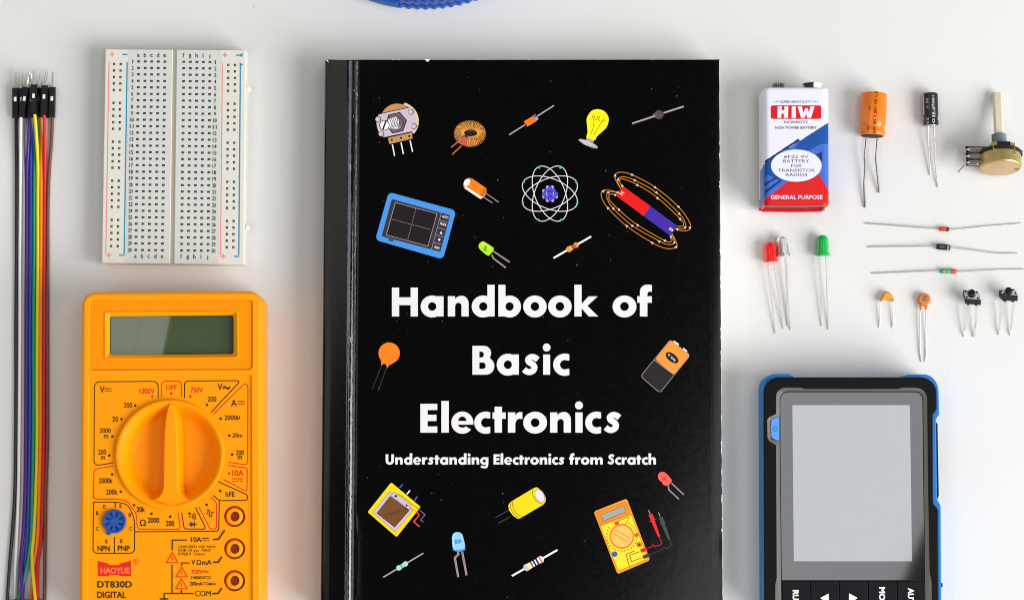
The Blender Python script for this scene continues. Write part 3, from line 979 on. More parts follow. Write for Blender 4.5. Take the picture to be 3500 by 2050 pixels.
G(p, K7, I_brn, (790, 560), (1045, 462), (1068, 528), (820, 632)); G(p, K7, I_lcd, (796, 563), (1042, 468), (1062, 525), (823, 624))
D(p, K7, 1022, 790, 134, I_org, n=40); D(p, K7, 1022, 790, 116, I_peach, n=40)
L(p, K7, 17, I_org, (940, 740), (1100, 832)); L(p, K7, 12, I_peach, (942, 741), (1098, 831))
for k in range(26):
    a = math.radians(-60 + k * 12.5)
    if 218 < (-60 + k * 12.5) < 262:
        continue
    x, y = 1022 + 162 * math.cos(a), 790 + 158 * math.sin(a)
    L(p, K7, 2.0, I_blk, (x - 9, y - 6), (x + 9, y + 5))
for x, y in ((965, 650), (1180, 775)):
    G(p, K7, ink("tag_red", 236, 62, 40), (x - 22, y - 12), (x + 16, y - 22), (x + 24, y + 12), (x - 16, y + 20))
L(p, K7, 1.3, I_blk, (990, 650), (985, 622), (1100, 585), (1060, 670)); L(p, K7, 1.6, I_blk, (1105, 1110), (1068, 985), (1160, 945)); L(p, K7, 1.6, I_blk, (1128, 1062), (1105, 995), (1210, 955)); L(p, K7, 1.4, I_blk, (1125, 1062), (1235, 1020))
D(p, K7, 1210, 880, 28, I_brn); D(p, K7, 1210, 880, 23, I_org); D(p, K7, 1210, 880, 12, I_blk); D(p, K7, 946, 980, 29, ink("socket_blue", 34, 92, 190))
L(p, K7, 12, I_red, (1225, 948), (1292, 925)); L(p, K7, 12, I_dgr, (1250, 1015), (1320, 990))
L(p, K7, 2.6, I_gry, (1308, 508), (1325, 550)); G(p, K7, ink("probe_red", 236, 30, 30), (1308, 560), (1350, 545), (1432, 790), (1412, 800)); L(p, K7, 3, ink("probe_red", 236, 30, 30), (1318, 632), (1382, 605))
L(p, K7, 2.6, I_gry, (1414, 535), (1432, 575)); G(p, K7, I_slg, (1416, 592), (1458, 575), (1542, 822), (1520, 832)); L(p, K7, 3, I_slg, (1428, 658), (1494, 634))
p.build("printed_multimeter", book)
# ------------------------------------------------------------------ ribbon of ten jumper wires
HD = CR(0, 200, 2.9525); JP = CR(0, 230, 7.768); JB = CR(0, 1500, 2.6825); JE = CR(0, 1960, 11.4545)
M_conn = mat("black_connector_plastic", rgb=(20, 20, 22), rough=0.5, spec=0.25, vary=0.2, vscale=500)
M_recess = mat("connector_slot", rgb=(8, 8, 9), rough=0.7)
M_tin = mat("bright_tinned_metal", rgb=(205, 200, 192), rough=0.28, metal=1.0, vary=0.08, vscale=900)
M_leadm = mat("tinned_lead", rgb=(205, 202, 196), rough=0.38, metal=.75, vary=0.1, vscale=700)


def connector(parent, a, b, za, zb, w=2.5, window=True):
    """Black crimp housing between world points a (pin end) and b (wire end), with its pin."""
    A, B = Vector(a), Vector(b)
    A.z, B.z = za, zb
    d = (B - A).normalized()
    s = d.cross(Vector((0, 0, 1))).normalized()
    u = s.cross(d).normalized()
    ln = (B - A).length
    c = (A + B) / 2
    mb = MB()
    mb.box(c, s * w / 2, d * ln / 2, u * w / 2, M_conn, bevel=0.18)
    con = mb.build("connector_housing", parent)
    if window:
        mb = MB()
        q = A + d * ln * .42 + u * (w / 2 + .012)
        mb.box(q, s * .82, d * 2.6, u * .012, M_recess)
        q2 = A + d * ln * .385 + u * (w / 2 + .03)
        mb.box(q2 - s * .1, s * .5, d * .85, u * .02, M_tin)
        mb.build("crimp_window", con)
    return A, d, u


JW = [
    # name, rgb, connector pin end, wire end (JP crop), pin tip (JP), layer z, wire path top (HD), path bottom (JB), z bump
    ("black", (24, 24, 28), (415, 548), (418, 1352), (420, 140), 1.3, [(162, 600), (163, 800), (167, 1100), (167, 1476)], [(143, 0), (135, 500), (112, 850), (88, 1150), (66, 1476)]),
    ("grey", (150, 146, 150), (590, 560), (600, 1345), (612, 168), 1.3, [(228, 600), (232, 850), (236, 1150), (238, 1476)], [(207, 0), (200, 500), (182, 900), (160, 1180), (150, 1476)]),
    ("blue", (14, 62, 160), (766, 556), (770, 1350), (840, 160), 1.3, [(298, 600), (316, 800), (312, 1100), (310, 1476)], [(272, 0), (262, 500), (252, 850), (228, 1150), (205, 1476)]),
    ("green", (0, 142, 104), (1040, 540), (1018, 1340), (1062, 158), 1.3, [(388, 600), (372, 760), (352, 1050), (345, 1476)], [(305, 0), (296, 500), (283, 900), (240, 1200), (165, 1476)]),
    ("orange", (246, 138, 20), (1226, 560), (1195, 1350), (1262, 125), 1.3, [(412, 600), (420, 850), (418, 1150), (416, 1476)], [(371, 0), (360, 500), (346, 900), (308, 1180), (282, 1476)]),
    ("brown", (116, 76, 64), (1395, 528), (1380, 1342), (1405, 110), 1.3, [(528, 600), (520, 850), (500, 1100), (485, 1476)], [(435, 0), (420, 500), (414, 900), (410, 1150), (410, 1476)]),
    ("white", (226, 222, 226), (706, 530), (586, 1348), (775, 125), 3.9, [(212, 590), (208, 850), (206, 1150), (205, 1476)], [(175, 0), (168, 500), (152, 900), (140, 1180), (137, 1476)]),
    ("purple", (74, 26, 128), (880, 548), (822, 1350), (745, 150), 3.9, [(306, 585), (286, 850), (273, 1150), (272, 1476)], [(238, 0), (232, 500), (214, 850), (194, 1100), (205, 1476)]),
    ("red", (214, 20, 34), (1190, 482), (1165, 1282), (1206, 92), 3.9, [(446, 580), (452, 850), (452, 1150), (450, 1476)], [(403, 0), (392, 500), (380, 880), (348, 1150), (350, 1476)]),
    ("yellow", (236, 208, 8), (900, 460), (906, 1266), (890, 86), 6.5, [(350, 572), (368, 800), (382, 1100), (382, 1476)], [(340, 0), (328, 500), (312, 850), (294, 1100), (324, 1476)]),
]
KIND = {"black": "first of the ribbon, nearest the photo's left edge", "brown": "last of the ribbon, nearest the yellow multimeter", "yellow": "its connector riding on top of the others",
        "red": "its connector on top beside the brown wire", "white": "running between the black and grey wires", "grey": "running between the white and purple wires", "purple": "running between the grey and blue wires",
        "blue": "running between the purple and green wires", "green": "running between the blue and yellow wires", "orange": "running between the yellow and red wires"}
for nm, rgb, c0, c1, pt, zl, top, bot in JW:
    th = thing("jumper_wire", f"{nm} jumper wire with black connector, {KIND[nm]}", "jumper wire", P(100, 1100, 0), "ribbon of coloured jumper wires")
    zt = zl + 1.0
    a, b = P(*JP(*c0), zt), P(*JP(*c1), zl)
    A, d, u = connector(th, a, b, zt, zl)
    mb = MB()
    tip = Vector(P(*JP(*pt), zt + .4))
    mb.tube([A + d * .8, A.lerp(tip, .5), tip], [.33, .32, .2], M_tin, 4)
    mb.build("header_pin", th)
    M = mat("wire_" + nm, rgb=rgb, rough=0.38, spec=0.45, vary=0.08, vscale=200)
    p0_, p1_ = HD(*top[-1]), JB(*bot[0])
    px = [HD(*q) for q in top] + [(p0_[0] + (p1_[0] - p0_[0]) * k / 4 + .8 * math.sin(zl + k * 1.7), p0_[1] + (p1_[1] - p0_[1]) * k / 4) for k in (1, 2, 3)] + [JB(*q) for q in bot]
    zs = []
    n = len(px)
    for i, q in enumerate(px):
        f = max(0, 1 - i / 2.2)
        zs.append(.7 + (zl - .7) * f)
    if nm in ("purple", "yellow", "red", "green"):    # lifted again over the housings at the bottom
        zs[-1] += {"purple": 3.4, "yellow": 3.2, "red": 2.0, "green": 1.2}[nm]
        zs[-2] += 0.8
    if nm in ("orange", "blue"):
        zs[-2] = .66
    pts = [tuple(Vector(b) - d * .6)] + [P(x, y, z) for (x, y), z in zip(px, zs)]
    sm = smooth(pts, 9)
    mb = MB()
    mb.tube(sm, 0.655, M, 12)
    mb.build("insulated_wire", th)
    e, e0 = Vector(sm[-1]), Vector(sm[-6])
    dd = (e - e0).normalized()
    zz = e.z
    e2 = e + dd * 14
    start = {"black": 1.5, "brown": 1.2, "yellow": 1.0, "purple": 1.0}.get(nm, -0.35)
    connector(th, tuple(e + dd * start), tuple(e2), max(1.3, zz), max(1.3, zz), window=False)

# ------------------------------------------------------------------ breadboard
B1 = CR(320, 140, 3.514); B2 = CR(320, 540, 3.689)
M_abs = mat("ivory_plastic", rgb=(222, 220, 210), rough=0.42, spec=0.4, vary=0.02, sss=0.25)
M_abs2 = mat("field_plastic", rgb=(208, 210, 204), rough=0.5, spec=0.3, vary=0.02)
M_hole = mat("contact_hole_dark", rgb=(16, 16, 18), rough=0.7)
M_clip = mat("contact_clip_brass", rgb=(206, 190, 160), rough=0.5, metal=.3)
I_k = ink("legend_black", 34, 34, 36)
I_bred = ink("rail_red", 240, 126, 136); I_bblu = ink("rail_blue", 0, 136, 178)
ZT = 8.6
bb = thing("breadboard", "white solderless breadboard with lettered columns and red and blue rail lines", "breadboard", P(595, 540, 0))
cTL, cTR = Vector(P(361.0, 170.0, ZT)), Vector(P(839.5, 173.5, ZT))
cBL, cBR = Vector(P(348.5, 896.5, ZT)), Vector(P(833.5, 901.5, ZT))


def bbp(s, t, z=ZT):
    q = (cTL * (1 - s) + cTR * s) * (1 - t) + (cBL * (1 - s) + cBR * s) * t
    return (q.x, q.y, z)


SX = lambda x: (x - 143) / 1684.0                     # column position read along row 1
TY = lambda py: (py - 170.5) / 727.0


def block(name, s0, s1, xs, ys, hw, hh, m, t0=0.0, t1=1.0, zt=ZT, zb=1.2, floor=2.2):
    """Plastic block whose top face carries a grid of real holes with dark floors."""
    mb = MB()
    S = [s0] + [v for x in xs for v in (x - hw, x + hw)] + [s1]
    T = [t0] + [v for y in ys for v in (y - hh, y + hh)] + [t1]
    nx, ny = len(S), len(T)
    b = 0.22
    V = []
    for j, t in enumerate(T):
        for i, s in enumerate(S):
            V.append(bbp(s, t, zt))
    fs = [(j * nx + i, j * nx + i + 1, (j + 1) * nx + i + 1, (j + 1) * nx + i) for j in range(ny - 1) for i in range(nx - 1) if not (i % 2 == 1 and j % 2 == 1)]
    mb.add(V, fs, m)
    for j in range(1, ny - 1, 2):
        for i in range(1, nx - 1, 2):
            q = [bbp(S[i], T[j], zt), bbp(S[i + 1], T[j], zt), bbp(S[i + 1], T[j + 1], zt), bbp(S[i], T[j + 1], zt)]
            lo = [(x, y, zt - floor) for x, y, _ in q]
            if m is M_abs:                            # the rail holes show the spring clip's two leaves
                e = (q[1][0] - q[0][0])
                mb.add([(q[0][0] + e * .40, q[0][1], zt - .5), (q[0][0] + e * .62, q[0][1], zt - .5), (q[3][0] + e * .62, q[3][1], zt - .5), (q[3][0] + e * .40, q[3][1], zt - .5)], [(0, 1, 2, 3)], M_clip)
            mb.add(q + lo, [(k, (k + 1) % 4, 4 + (k + 1) % 4, 4 + k) for k in range(4)] + [(4, 5, 6, 7)], M_hole)
    ring = [bbp(s0, t0), bbp(s1, t0), bbp(s1, t1), bbp(s0, t1)]
    r2 = [(x, y) for x, y, _ in ring]
    out = inset(r2, -b)
    mb.loft([[(x, y, zt) for x, y in r2], [(x, y, zt - b) for x, y in out], [(x, y, zb) for x, y in out]], m, False, True)
    return mb.build(name, bb)


colsL = [SX(x) for x in (543, 622, 700, 779, 858)]
colsR = [SX(x) for x in (1086, 1165, 1243, 1321, 1400)]
rows = [TY(211.0 + 22.19 * i) for i in range(30)]
rrow = [TY(220.6 + 22.19 * (6 * g + k)) for g in range(5) for k in range(5)]
hw, hh = .0104, .0052
block("terminal_strip", SX(424), SX(943), colsL, rows, hw, hh, M_abs2)
block("terminal_strip", SX(1003), SX(1519), colsR, rows, hw, hh, M_abs2)
block("power_rail", SX(147), SX(417), [SX(249), SX(327)], rrow, hw * .78, hh * 1.1, M_abs)
block("power_rail", SX(1525), SX(1822), [SX(1621), SX(1700)], rrow, hw * .78, hh * 1.1, M_abs)
mb = MB()
r2 = [bbp(s, t)[:2] for s, t in ((0.001, 0.001), (0.998, 0.001), (0.998, 0.999), (0.001, 0.999))]
mb.prism(r2, 0, 7.3, mat("ivory_base", rgb=(214, 204, 180), rough=.5, sss=.2), bevel=0.3)
for py, px in ((301.5, 839), (776, 836.5)):           # the little interlocking lugs on the right side
    q = circ(px + 1, py, 15, 10.5, 16, 0, -90, 90)
    mb.prism(W2(q, 6), 1.5, 6.0, M_abs, bevel=0.4)
mb.build("base", bb)
pr = Pr(ZT, 0.002)


def bpx(s, t):
    """Pixel-free print on the board: place by board coordinates through the Pr planes."""
    return bbp(s, t, 0)


def bbline(s0, t0, s1, t1, w, m):
    z = pr._z()
    a, b = bbp(s0, t0, z), bbp(s1, t1, z)
    pr.mb.add([(a[0] - w / 2, a[1], z), (a[0] + w / 2, a[1], z), (b[0] + w / 2, b[1], z), (b[0] - w / 2, b[1], z)], [(0, 1, 2, 3)], m)


def bbtext(s, x, t, w, h, m, bold=0.0):
    z = pr._z()
    vs, fs = text_mesh(s, bold)
    c = bbp(x, t, z)
    pr.mb.add([(c[0] + vx * w, c[1] + vy * h, z) for vx, vy in vs], fs, m)


for x0, ybot in ((187, 0.960), (1549, 0.960)):
    bbline(SX(x0), TY(213), SX(x0), ybot, 0.36, I_bred)
for x0, ybot in ((405, 0.960), (1766, 0.960)):
    bbline(SX(x0), TY(214), SX(x0), ybot, 0.5, I_bblu)
for xp, xm in ((222, 377), (1580, 1742)):
    for t in (TY(187), TY(873)):
        bbline(SX(xp) - .017, t, SX(xp) + .017, t, .1, I_bred)
        c = bbp(SX(xp), t, 0)
        z = pr._z()
        for ax, ay in ((.95, .2), (.2, .95)):
            z = pr._z()
            pr.mb.add([(c[0] - ax, c[1] - ay, z), (c[0] + ax, c[1] - ay, z), (c[0] + ax, c[1] + ay, z), (c[0] - ax, c[1] + ay, z)], [(0, 1, 2, 3)], I_bred)
        c = bbp(SX(xm), t, 0); z = pr._z()
        pr.mb.add([(c[0] - 1.0, c[1] - .24, z), (c[0] + 1.0, c[1] - .24, z), (c[0] + 1.0, c[1] + .24, z), (c[0] - 1.0, c[1] + .24, z)], [(0, 1, 2, 3)], I_bblu)
pr.poly([(818, 188), (831, 183), (829, 190), (826, 196), (820, 192)], I_bblu)      # smeared blue ink in the corner
pr.poly([(822, 218), (831, 220), (828, 225), (823, 224)], I_bblu)
for ch, s in zip("abcdefghij", colsL + colsR):
    tall = ch in "bdfhijg"
    for t in (TY(190.5), TY(876.5)):
        bbtext(ch, s - .002, t - (.0025 if ch in "bdfhi" else (-.002 if ch in "gj" else 0)), {"i": .3, "j": .5, "f": .6}.get(ch, .95), 1.75 if tall else 1.25, I_k, .012)
for i in range(30):
    for s in (SX(478) - .0135 * 0, SX(1457)):
        n = str(i + 1)
        bbtext(n, s + (.006 if s > .5 else -.003), rows[i] + .001, 1.42 if len(n) > 1 else (.32 if n == "1" else .74), 1.55, I_k, .012)
pr.build("printed_legend", bb)

# ------------------------------------------------------------------ yellow multimeter
M1 = CR(260, 970, 3.6); M2 = CR(260, 1270, 3.4329); M3 = CR(260, 1650, 3.6)
ZM = 22.5
M_or = mat("orange_yellow_plastic", linear=(0.98, 0.335, 0.001), rough=0.42, spec=0.16, vary=0.03, vscale=60, bump=0.12, bscale=1500)
M_orp = mat("orange_panel_plastic", linear=(0.96, 0.325, 0.001), rough=0.5, spec=0.1, vary=0.03, vscale=60, bump=0.2, bscale=1700)
M_rib = mat("orange_ribbed_plastic", linear=(0.98, 0.285, 0.001), rough=0.45, spec=0.1, vary=0.02, wave=330.0, bump=0.22)
M_dial = mat("orange_dial_plastic", linear=(0.98, 0.318, 0.0), rough=0.45, spec=0.14, vary=0.02, bump=0.15, bscale=1900)
mm = thing("multimeter", "yellow digital multimeter with rotary dial and blank grey-green display", "multimeter", P(590, 1570, 0))
out = fillet([(278.5, 998), (896, 994.5), (896.5, 2150), (269, 2150)], [46, 46, 46, 46], 10)
ow = W2(out, ZM)
panel_a = fillet([M1(157, 190), M1(2178, 186), M1(2178, 1062), M1(152, 1068)], 17, 5)
panel_b = fillet([M1(152, 1120), M1(2165, 1112), (864.5, 2130), (297.5, 2130)], 7, 4)
mb = MB()
top_ring = inset(ow, 1.5)
rings = [[(x, y, .3) for x, y in inset(ow, 1.4)], [(x, y, 2.0) for x, y in inset(ow, .3)], [(x, y, 9) for x, y in ow], [(x, y, 9.3) for x, y in inset(ow, .25)], [(x, y, 9.6) for x, y in ow]]
for k in range(5):
    a = k / 4 * math.pi / 2
    rings.append([(x, y, ZM - 1.5 + 1.5 * math.sin(a)) for x, y in inset(ow, 1.5 * (1 - math.cos(a)))])
mb.loft(rings, M_or, True, False)
pa, pb = W2(panel_a, ZM), W2(panel_b, ZM)
mb.flat([[p[:2] for p in rings[-1]], pa, pb], ZM, M_or)
ZP = ZM - 0.7
for q in (pa, pb):
    mb.loft([[(x, y, ZM) for x, y in q], [(x, y, ZM - .25) for x, y in inset(q, .25)], [(x, y, ZP) for x, y in inset(q, .32)]], M_or, False, False)
pa2, pb2 = inset(pa, .32), inset(pb, .32)
body = mb.build("case", mm)
# ribbed head panel with the sloping display bezel
bo = W2(fillet([M1(345, 338), M1(2000, 325), M1(2003, 915), M1(345, 935)], 8, 4), ZP)
bi = W2([M1(415, 400), M1(1938, 386), M1(1938, 862), M1(415, 873)], ZP - 1.6)
bi_z = ZP - 1.6
mb = MB()
mb.flat([pa2, bo], ZP, M_rib)
mb.build("ribbed_head_panel", mm)
mb = MB()
big = W2(fillet([M1(415, 400), M1(1938, 386), M1(1938, 862), M1(415, 873)], 8, 4), bi_z)
lip = inset(bo, .5)
mb.loft([[(x, y, ZP) for x, y in bo], [(x, y, ZP + .35) for x, y in inset(bo, .28)], [(x, y, ZP + .3) for x, y in lip], [(x, y, bi_z) for x, y in big]], M_or, False, False)
mb.loft([[(x, y, bi_z) for x, y in big], [(x, y, bi_z - 1.2) for x, y in inset(big, -.05)]], mat("display_gasket", rgb=(58, 52, 30), rough=.6), False, False)
mb.build("display_bezel", mm)
mb = MB()
mb.flat([inset(big, -.6)], bi_z - 1.0, mat("lcd_green_glass", linear=(0.062, 0.092, 0.046), rough=0.02, spec=0.6, ior=1.55, vary=0.05, rvary=0.0, vscale=40))
mb.build("display", mm)
# lower panel with its openings
dial_c, dial_r = (582.7, 1552.5), 186.0
jacks = [M3(1950, 409), M3(1950, 806), M3(1949, 1199)]
dc = W2(circ(*dial_c, dial_r + 1.5, None, 72), ZP)
jr = [W2(circ(x, y, 36.5, None, 32), ZP) for x, y in jacks]
mb = MB()
mb.flat([pb2, dc] + jr, ZP, M_orp)
mb.build("front_panel", mm)
# dial: raised lip, dished ring, floor, and the finger bar
dcx, dcy, _ = P(*dial_c, ZP)
RM = Vector((dc[0][0] - dcx, dc[0][1] - dcy)).length
mb = MB()
prof = [(RM, -3.0), (RM, 0.9), (RM - .25, 1.35), (RM - .8, 1.55), (RM - 1.5, 1.45), (RM - 2.4, .7), (RM - 3.9, -2.0), (RM - 5.2, -4.4), (RM - 6.0, -5.3), (RM - 6.8, -5.6), (0.01, -5.6)]
n = 96
mb.loft([[(dcx + r * math.cos(2 * math.pi * k / n), dcy + r * math.sin(2 * math.pi * k / n), ZP + z) for k in range(n)] for r, z in prof], M_dial, False, False)
dial = mb.build("rotary_dial", mm)
hl = [(1110, 368), (1088, 378), (1076, 405), (1062, 480), (1045, 580), (1032, 760), (1027, 950), (1024, 1200), (1022, 1340), (1005, 1420), (965, 1468), (900, 1500), (1130, 1560), (1330, 1500), (1262, 1472), (1215, 1425), (1195, 1360), (1190, 1200), (1190, 950), (1184, 760), (1172, 580), (1156, 470), (1142, 400), (1130, 378)]
hw_ = W2(mp(M2, *hl), ZP + 2.0)
mb = MB()
rings = [[(x, y, ZP - 5.5) for x, y in inset(hw_, -1.5)], [(x, y, ZP - 1.5) for x, y in inset(hw_, -.75)], [(x, y, ZP + .8) for x, y in inset(hw_, -.25)], [(x, y, ZP + 1.45) for x, y in inset(hw_, .0)], [(x, y, ZP + 1.75) for x, y in inset(hw_, .35)]]
mb.loft(rings, M_dial, False, True)
mb.build("finger_bar", dial)
for (x, y) in jacks:
    cx, cy, _ = P(x, y, ZP)
    mb = MB()
    k = 36.5 / 32 / 8.0
    R36 = Vector((P(x + 36.5, y, ZP)[0] - cx,)).length if False else abs(P(x + 36.5, y, ZP)[0] - cx)
    pr_ = [(R36, 0), (R36 - .1, -3.4), (R36 - .82, -3.4), (R36 - .9, .1), (R36 - 1.1, .25), (1.95, .3), (1.82, .1), (1.8, -9)]
    mb.loft([[(cx + r * math.cos(2 * math.pi * q / 40), cy + r * math.sin(2 * math.pi * q / 40), ZP + z) for q in range(40)] for r, z in pr_], M_or, False, True)
    jk = mb.build("probe_jack", mm)
    mb = MB()
    mb.loft([[(cx + r * math.cos(2 * math.pi * q / 28), cy + r * math.sin(2 * math.pi * q / 28), ZP + z) for q in range(28)] for r, z in ((1.5, -8.8), (1.5, -2.4), (1.62, -1.9), (1.77, -2.0))], M_tin, False, False)
    mb.loft([[(cx + 1.54 * math.cos(2 * math.pi * q / 28), cy + 1.54 * math.sin(2 * math.pi * q / 28), ZP + z) for q in range(28)] for z in (-2.3, -2.35)], mat("jack_hole_shade", rgb=(150, 58, 24), rough=.6), True, False)  # shallow brown disc, the shade inside the hole put into its colour
    mb.build("jack_sleeve", jk)
# transistor socket
tcx, tcy = M3(475, 470)
cx, cy, _ = P(tcx, tcy, ZP)
M_sock = mat("blue_socket_plastic", rgb=(4, 74, 172), rough=0.4, spec=0.4, vary=0.05)
mb = MB()
RS = abs(P(tcx + 40.3, tcy, ZP)[0] - cx)
mb.lathe((cx, cy, ZP - .4), (0, 0, 1), [(0, RS), (1.5, RS), (1.75, RS - .25), (1.75, RS - .7), (1.45, RS - .9), (1.45, 1.55), (1.8, 1.4), (1.8, .01)], M_sock, 40, up=(0, 1, 0))
tx, ty = P(*M3(408, 612), ZP)[:2]
mb.lathe((tx, ty, ZP - .4), (0, 0, 1), [(0, .85), (1.35, .85), (1.5, .6), (1.5, .01)], M_sock, 20, up=(0, 1, 0))
sk = mb.build("transistor_socket", mm)
mb = MB()
for k in range(8):
    a = math.radians(22.5 + 45 * k)
    c = Vector((cx + 2.85 * math.cos(a), cy + 2.85 * math.sin(a), ZP + 1.08))
    mb.box(c, Vector((math.cos(a), math.sin(a), 0)) * .95, Vector((-math.sin(a), math.cos(a), 0)) * .38, Vector((0, 0, .02)), M_hole)
mb.build("socket_slots", sk)

# --- printing on the front panel
K_ = ink("panel_black", 36, 28, 16); R__ = ink("panel_red", 224, 28, 12)
pr = Pr(ZP, 0.002)
W = 3.5


def ml(C, m, *pts, r=0, w=W):
    q = mp(C, *pts)
    if r:
        q = fillet_open(q, r)
    pr.line(q, w, m)


def fillet_open(q, r):
    out = [q[0]]
    for a, b, c in zip(q, q[1:], q[2:]):
        tri = fillet([a, b, c], [0, r, 0], 5)
        out += tri[1:-1]
    return out + [q[-1]]


ml(M2, K_, (963, 310), (963, 112), (215, 118), (210, 1102), (432, 1068), r=18)
ml(M2, R__, (1000, 300), (1003, 110), (1236, 108), (1238, 300), r=15)
ml(M2, K_, (1272, 308), (1273, 108), (1932, 104), (1585, 475), r=13)
ml(M2, R__, (1610, 498), (1985, 130), (2017, 165), (2012, 1092), (1788, 1060), r=12)
ml(M2, R__, (1785, 1097), (2010, 1130), (2004, 1405), (1730, 1262), r=8)
ml(M2, R__, (438, 1104), (212, 1142), (200, 1482), r=10)
ml(M3, R__, (216, -60), (216, 198), (520, 198), (640, 230), (740, 370), (755, 565), (1285, 570), (1256, 365), r=12)
ml(M3, K_, (1300, 365), (1330, 562), (1590, 566), (1585, 530), (1470, 300), r=8)
ml(M3, R__, (1508, 285), (1650, 565), (1728, 562), (1730, 240), (1660, 172), r=7)
ml(M3, K_, (1685, 148), (1762, 215), (2110, 212), (2112, 145), (1800, 5), (1700, -45), r=9)
ml(M3, K_, (1762, 215), (1756, 590), (725, 598), r=10)
ml(M3, K_, (215, 233), (490, 232), (640, 262), (720, 440), (720, 862), (208, 862), (215, 233), r=16)
ml(M3, K_, (482, 236), (482, 300)); ml(M3, K_, (472, 660), (472, 860))
for C, x, y, m in ((M2, 895, 290, R__), (M2, 1117, 255, R__), (M2, 1340, 288, R__), (M2, 1537, 388, K_), (M2, 694, 395, K_), (M2, 532, 555, K_), (M2, 427, 757, K_), (M2, 390, 980, K_), (M2, 1697, 549, K_), (M2, 1798, 748, K_), (M2, 1832, 970, K_), (M2, 1795, 1192, R__), (M2, 424, 1202, K_), (M2, 524, 1404, K_), (M3, 715, 270, K_), (M3, 927, 377, K_), (M3, 1160, 412, K_), (M3, 1397, 374, K_), (M3, 1606, 266, K_), (M3, 1775, 96, K_)):
    cx_, cy_ = C(x, y)
    pr.disc(cx_, cy_, 4.5, m, n=14)
TX = [
    (M2, "V", 280, 172, 336, 248, K_), (M2, "1000V", 745, 195, 920, 260, R__), (M2, "OFF", 1052, 155, 1184, 215, R__), (M2, "750V", 1345, 182, 1490, 245, R__), (M2, "V", 1662, 138, 1718, 218, K_), (M2, "~", 1722, 168, 1806, 208, K_),
    (M2, "200", 1545, 290, 1646, 350, K_), (M2, "A", 1818, 328, 1888, 405, K_), (M2, "200", 560, 360, 660, 420, K_), (M2, "20", 427, 525, 494, 585, K_), (M2, "2000", 278, 660, 408, 718, K_), (M2, "m", 328, 738, 380, 780, K_),
    (M2, "200", 260, 912, 355, 970, K_), (M2, "m", 292, 988, 342, 1030, K_), (M2, "2000", 1743, 508, 1885, 568, K_), (M2, "µ", 1888, 518, 1924, 568, K_), (M2, "20m", 1835, 718, 1952, 770, K_), (M2, "200", 1876, 918, 1970, 978, K_), (M2, "m", 1898, 985, 1948, 1028, K_),
    (M2, "10A", 1832, 1152, 1968, 1222, R__), (M2, "2000k", 270, 1245, 428, 1308, K_), (M2, "200k", 354, 1378, 488, 1440, K_), (M2, "hFE", 1756, 1405, 1862, 1466, K_),
    (M3, "20k", 745, 290, 850, 358, K_), (M3, "2000", 882, 424, 1024, 490, K_), (M3, "200", 1105, 462, 1210, 528, K_), (M3, "Ω", 786, 448, 860, 528, K_),
    (M3, "E", 336, 266, 364, 312, K_), (M3, "E", 537, 262, 566, 308, K_), (M3, "B", 248, 345, 278, 392, K_), (M3, "B", 648, 368, 678, 415, K_), (M3, "C", 246, 538, 280, 586, K_), (M3, "C", 658, 534, 694, 584, K_),
    (M3, "E", 362, 692, 392, 740, K_), (M3, "E", 545, 690, 576, 738, K_), (M3, "NPN", 265, 770, 415, 838, K_), (M3, "PNP", 514, 768, 662, 836, K_),
    (M3, "10A", 1415, 662, 1545, 724, K_), (M3, "UNFUSED 10A MAX", 1262, 766, 1720, 798, K_), (M3, "FOR 10 sec  MAX", 1262, 810, 1662, 842, K_), (M3, "EVERY 15min", 1262, 854, 1582, 888, K_),
    (M3, "V", 1422, 942, 1466, 1006, K_), (M3, "Ω", 1484, 942, 1540, 1006, K_), (M3, "mA", 1552, 942, 1668, 1006, K_), (M3, "750V", 1420, 1066, 1562, 1116, R__), (M3, "~", 1570, 1074, 1632, 1104, R__), (M3, "1000V", 1420, 1142, 1590, 1182, K_),
    (M3, "200mA", 1402, 1212, 1556, 1260, K_), (M3, "MAX", 1638, 1222, 1724, 1256, K_), (M3, "COM", 1466, 1322, 1660, 1392, K_), (M3, "DT830D", 262, 1204, 688, 1285, K_), (M3, "DIGITAL", 262, 1332, 616, 1414, K_),
]
for C, s, x0, y0, x1, y1, m in TX:
    pr.tbox(s, C, x0, y0, x1, y1, m, 0.0 if len(s) > 8 or s == 'COM' else (0.01 if y1 - y0 < 66 else 0.016))


def dcsym(C, x0, x1, y, m, dy=26, w=2.6):
    pr.line([C(x0, y), C(x1, y)], w, m)
    for k in range(3):
        a = x0 + (x1 - x0) * (k * .38)
        pr.line([C(a, y + dy), C(a + (x1 - x0) * .22, y + dy)], w, m)


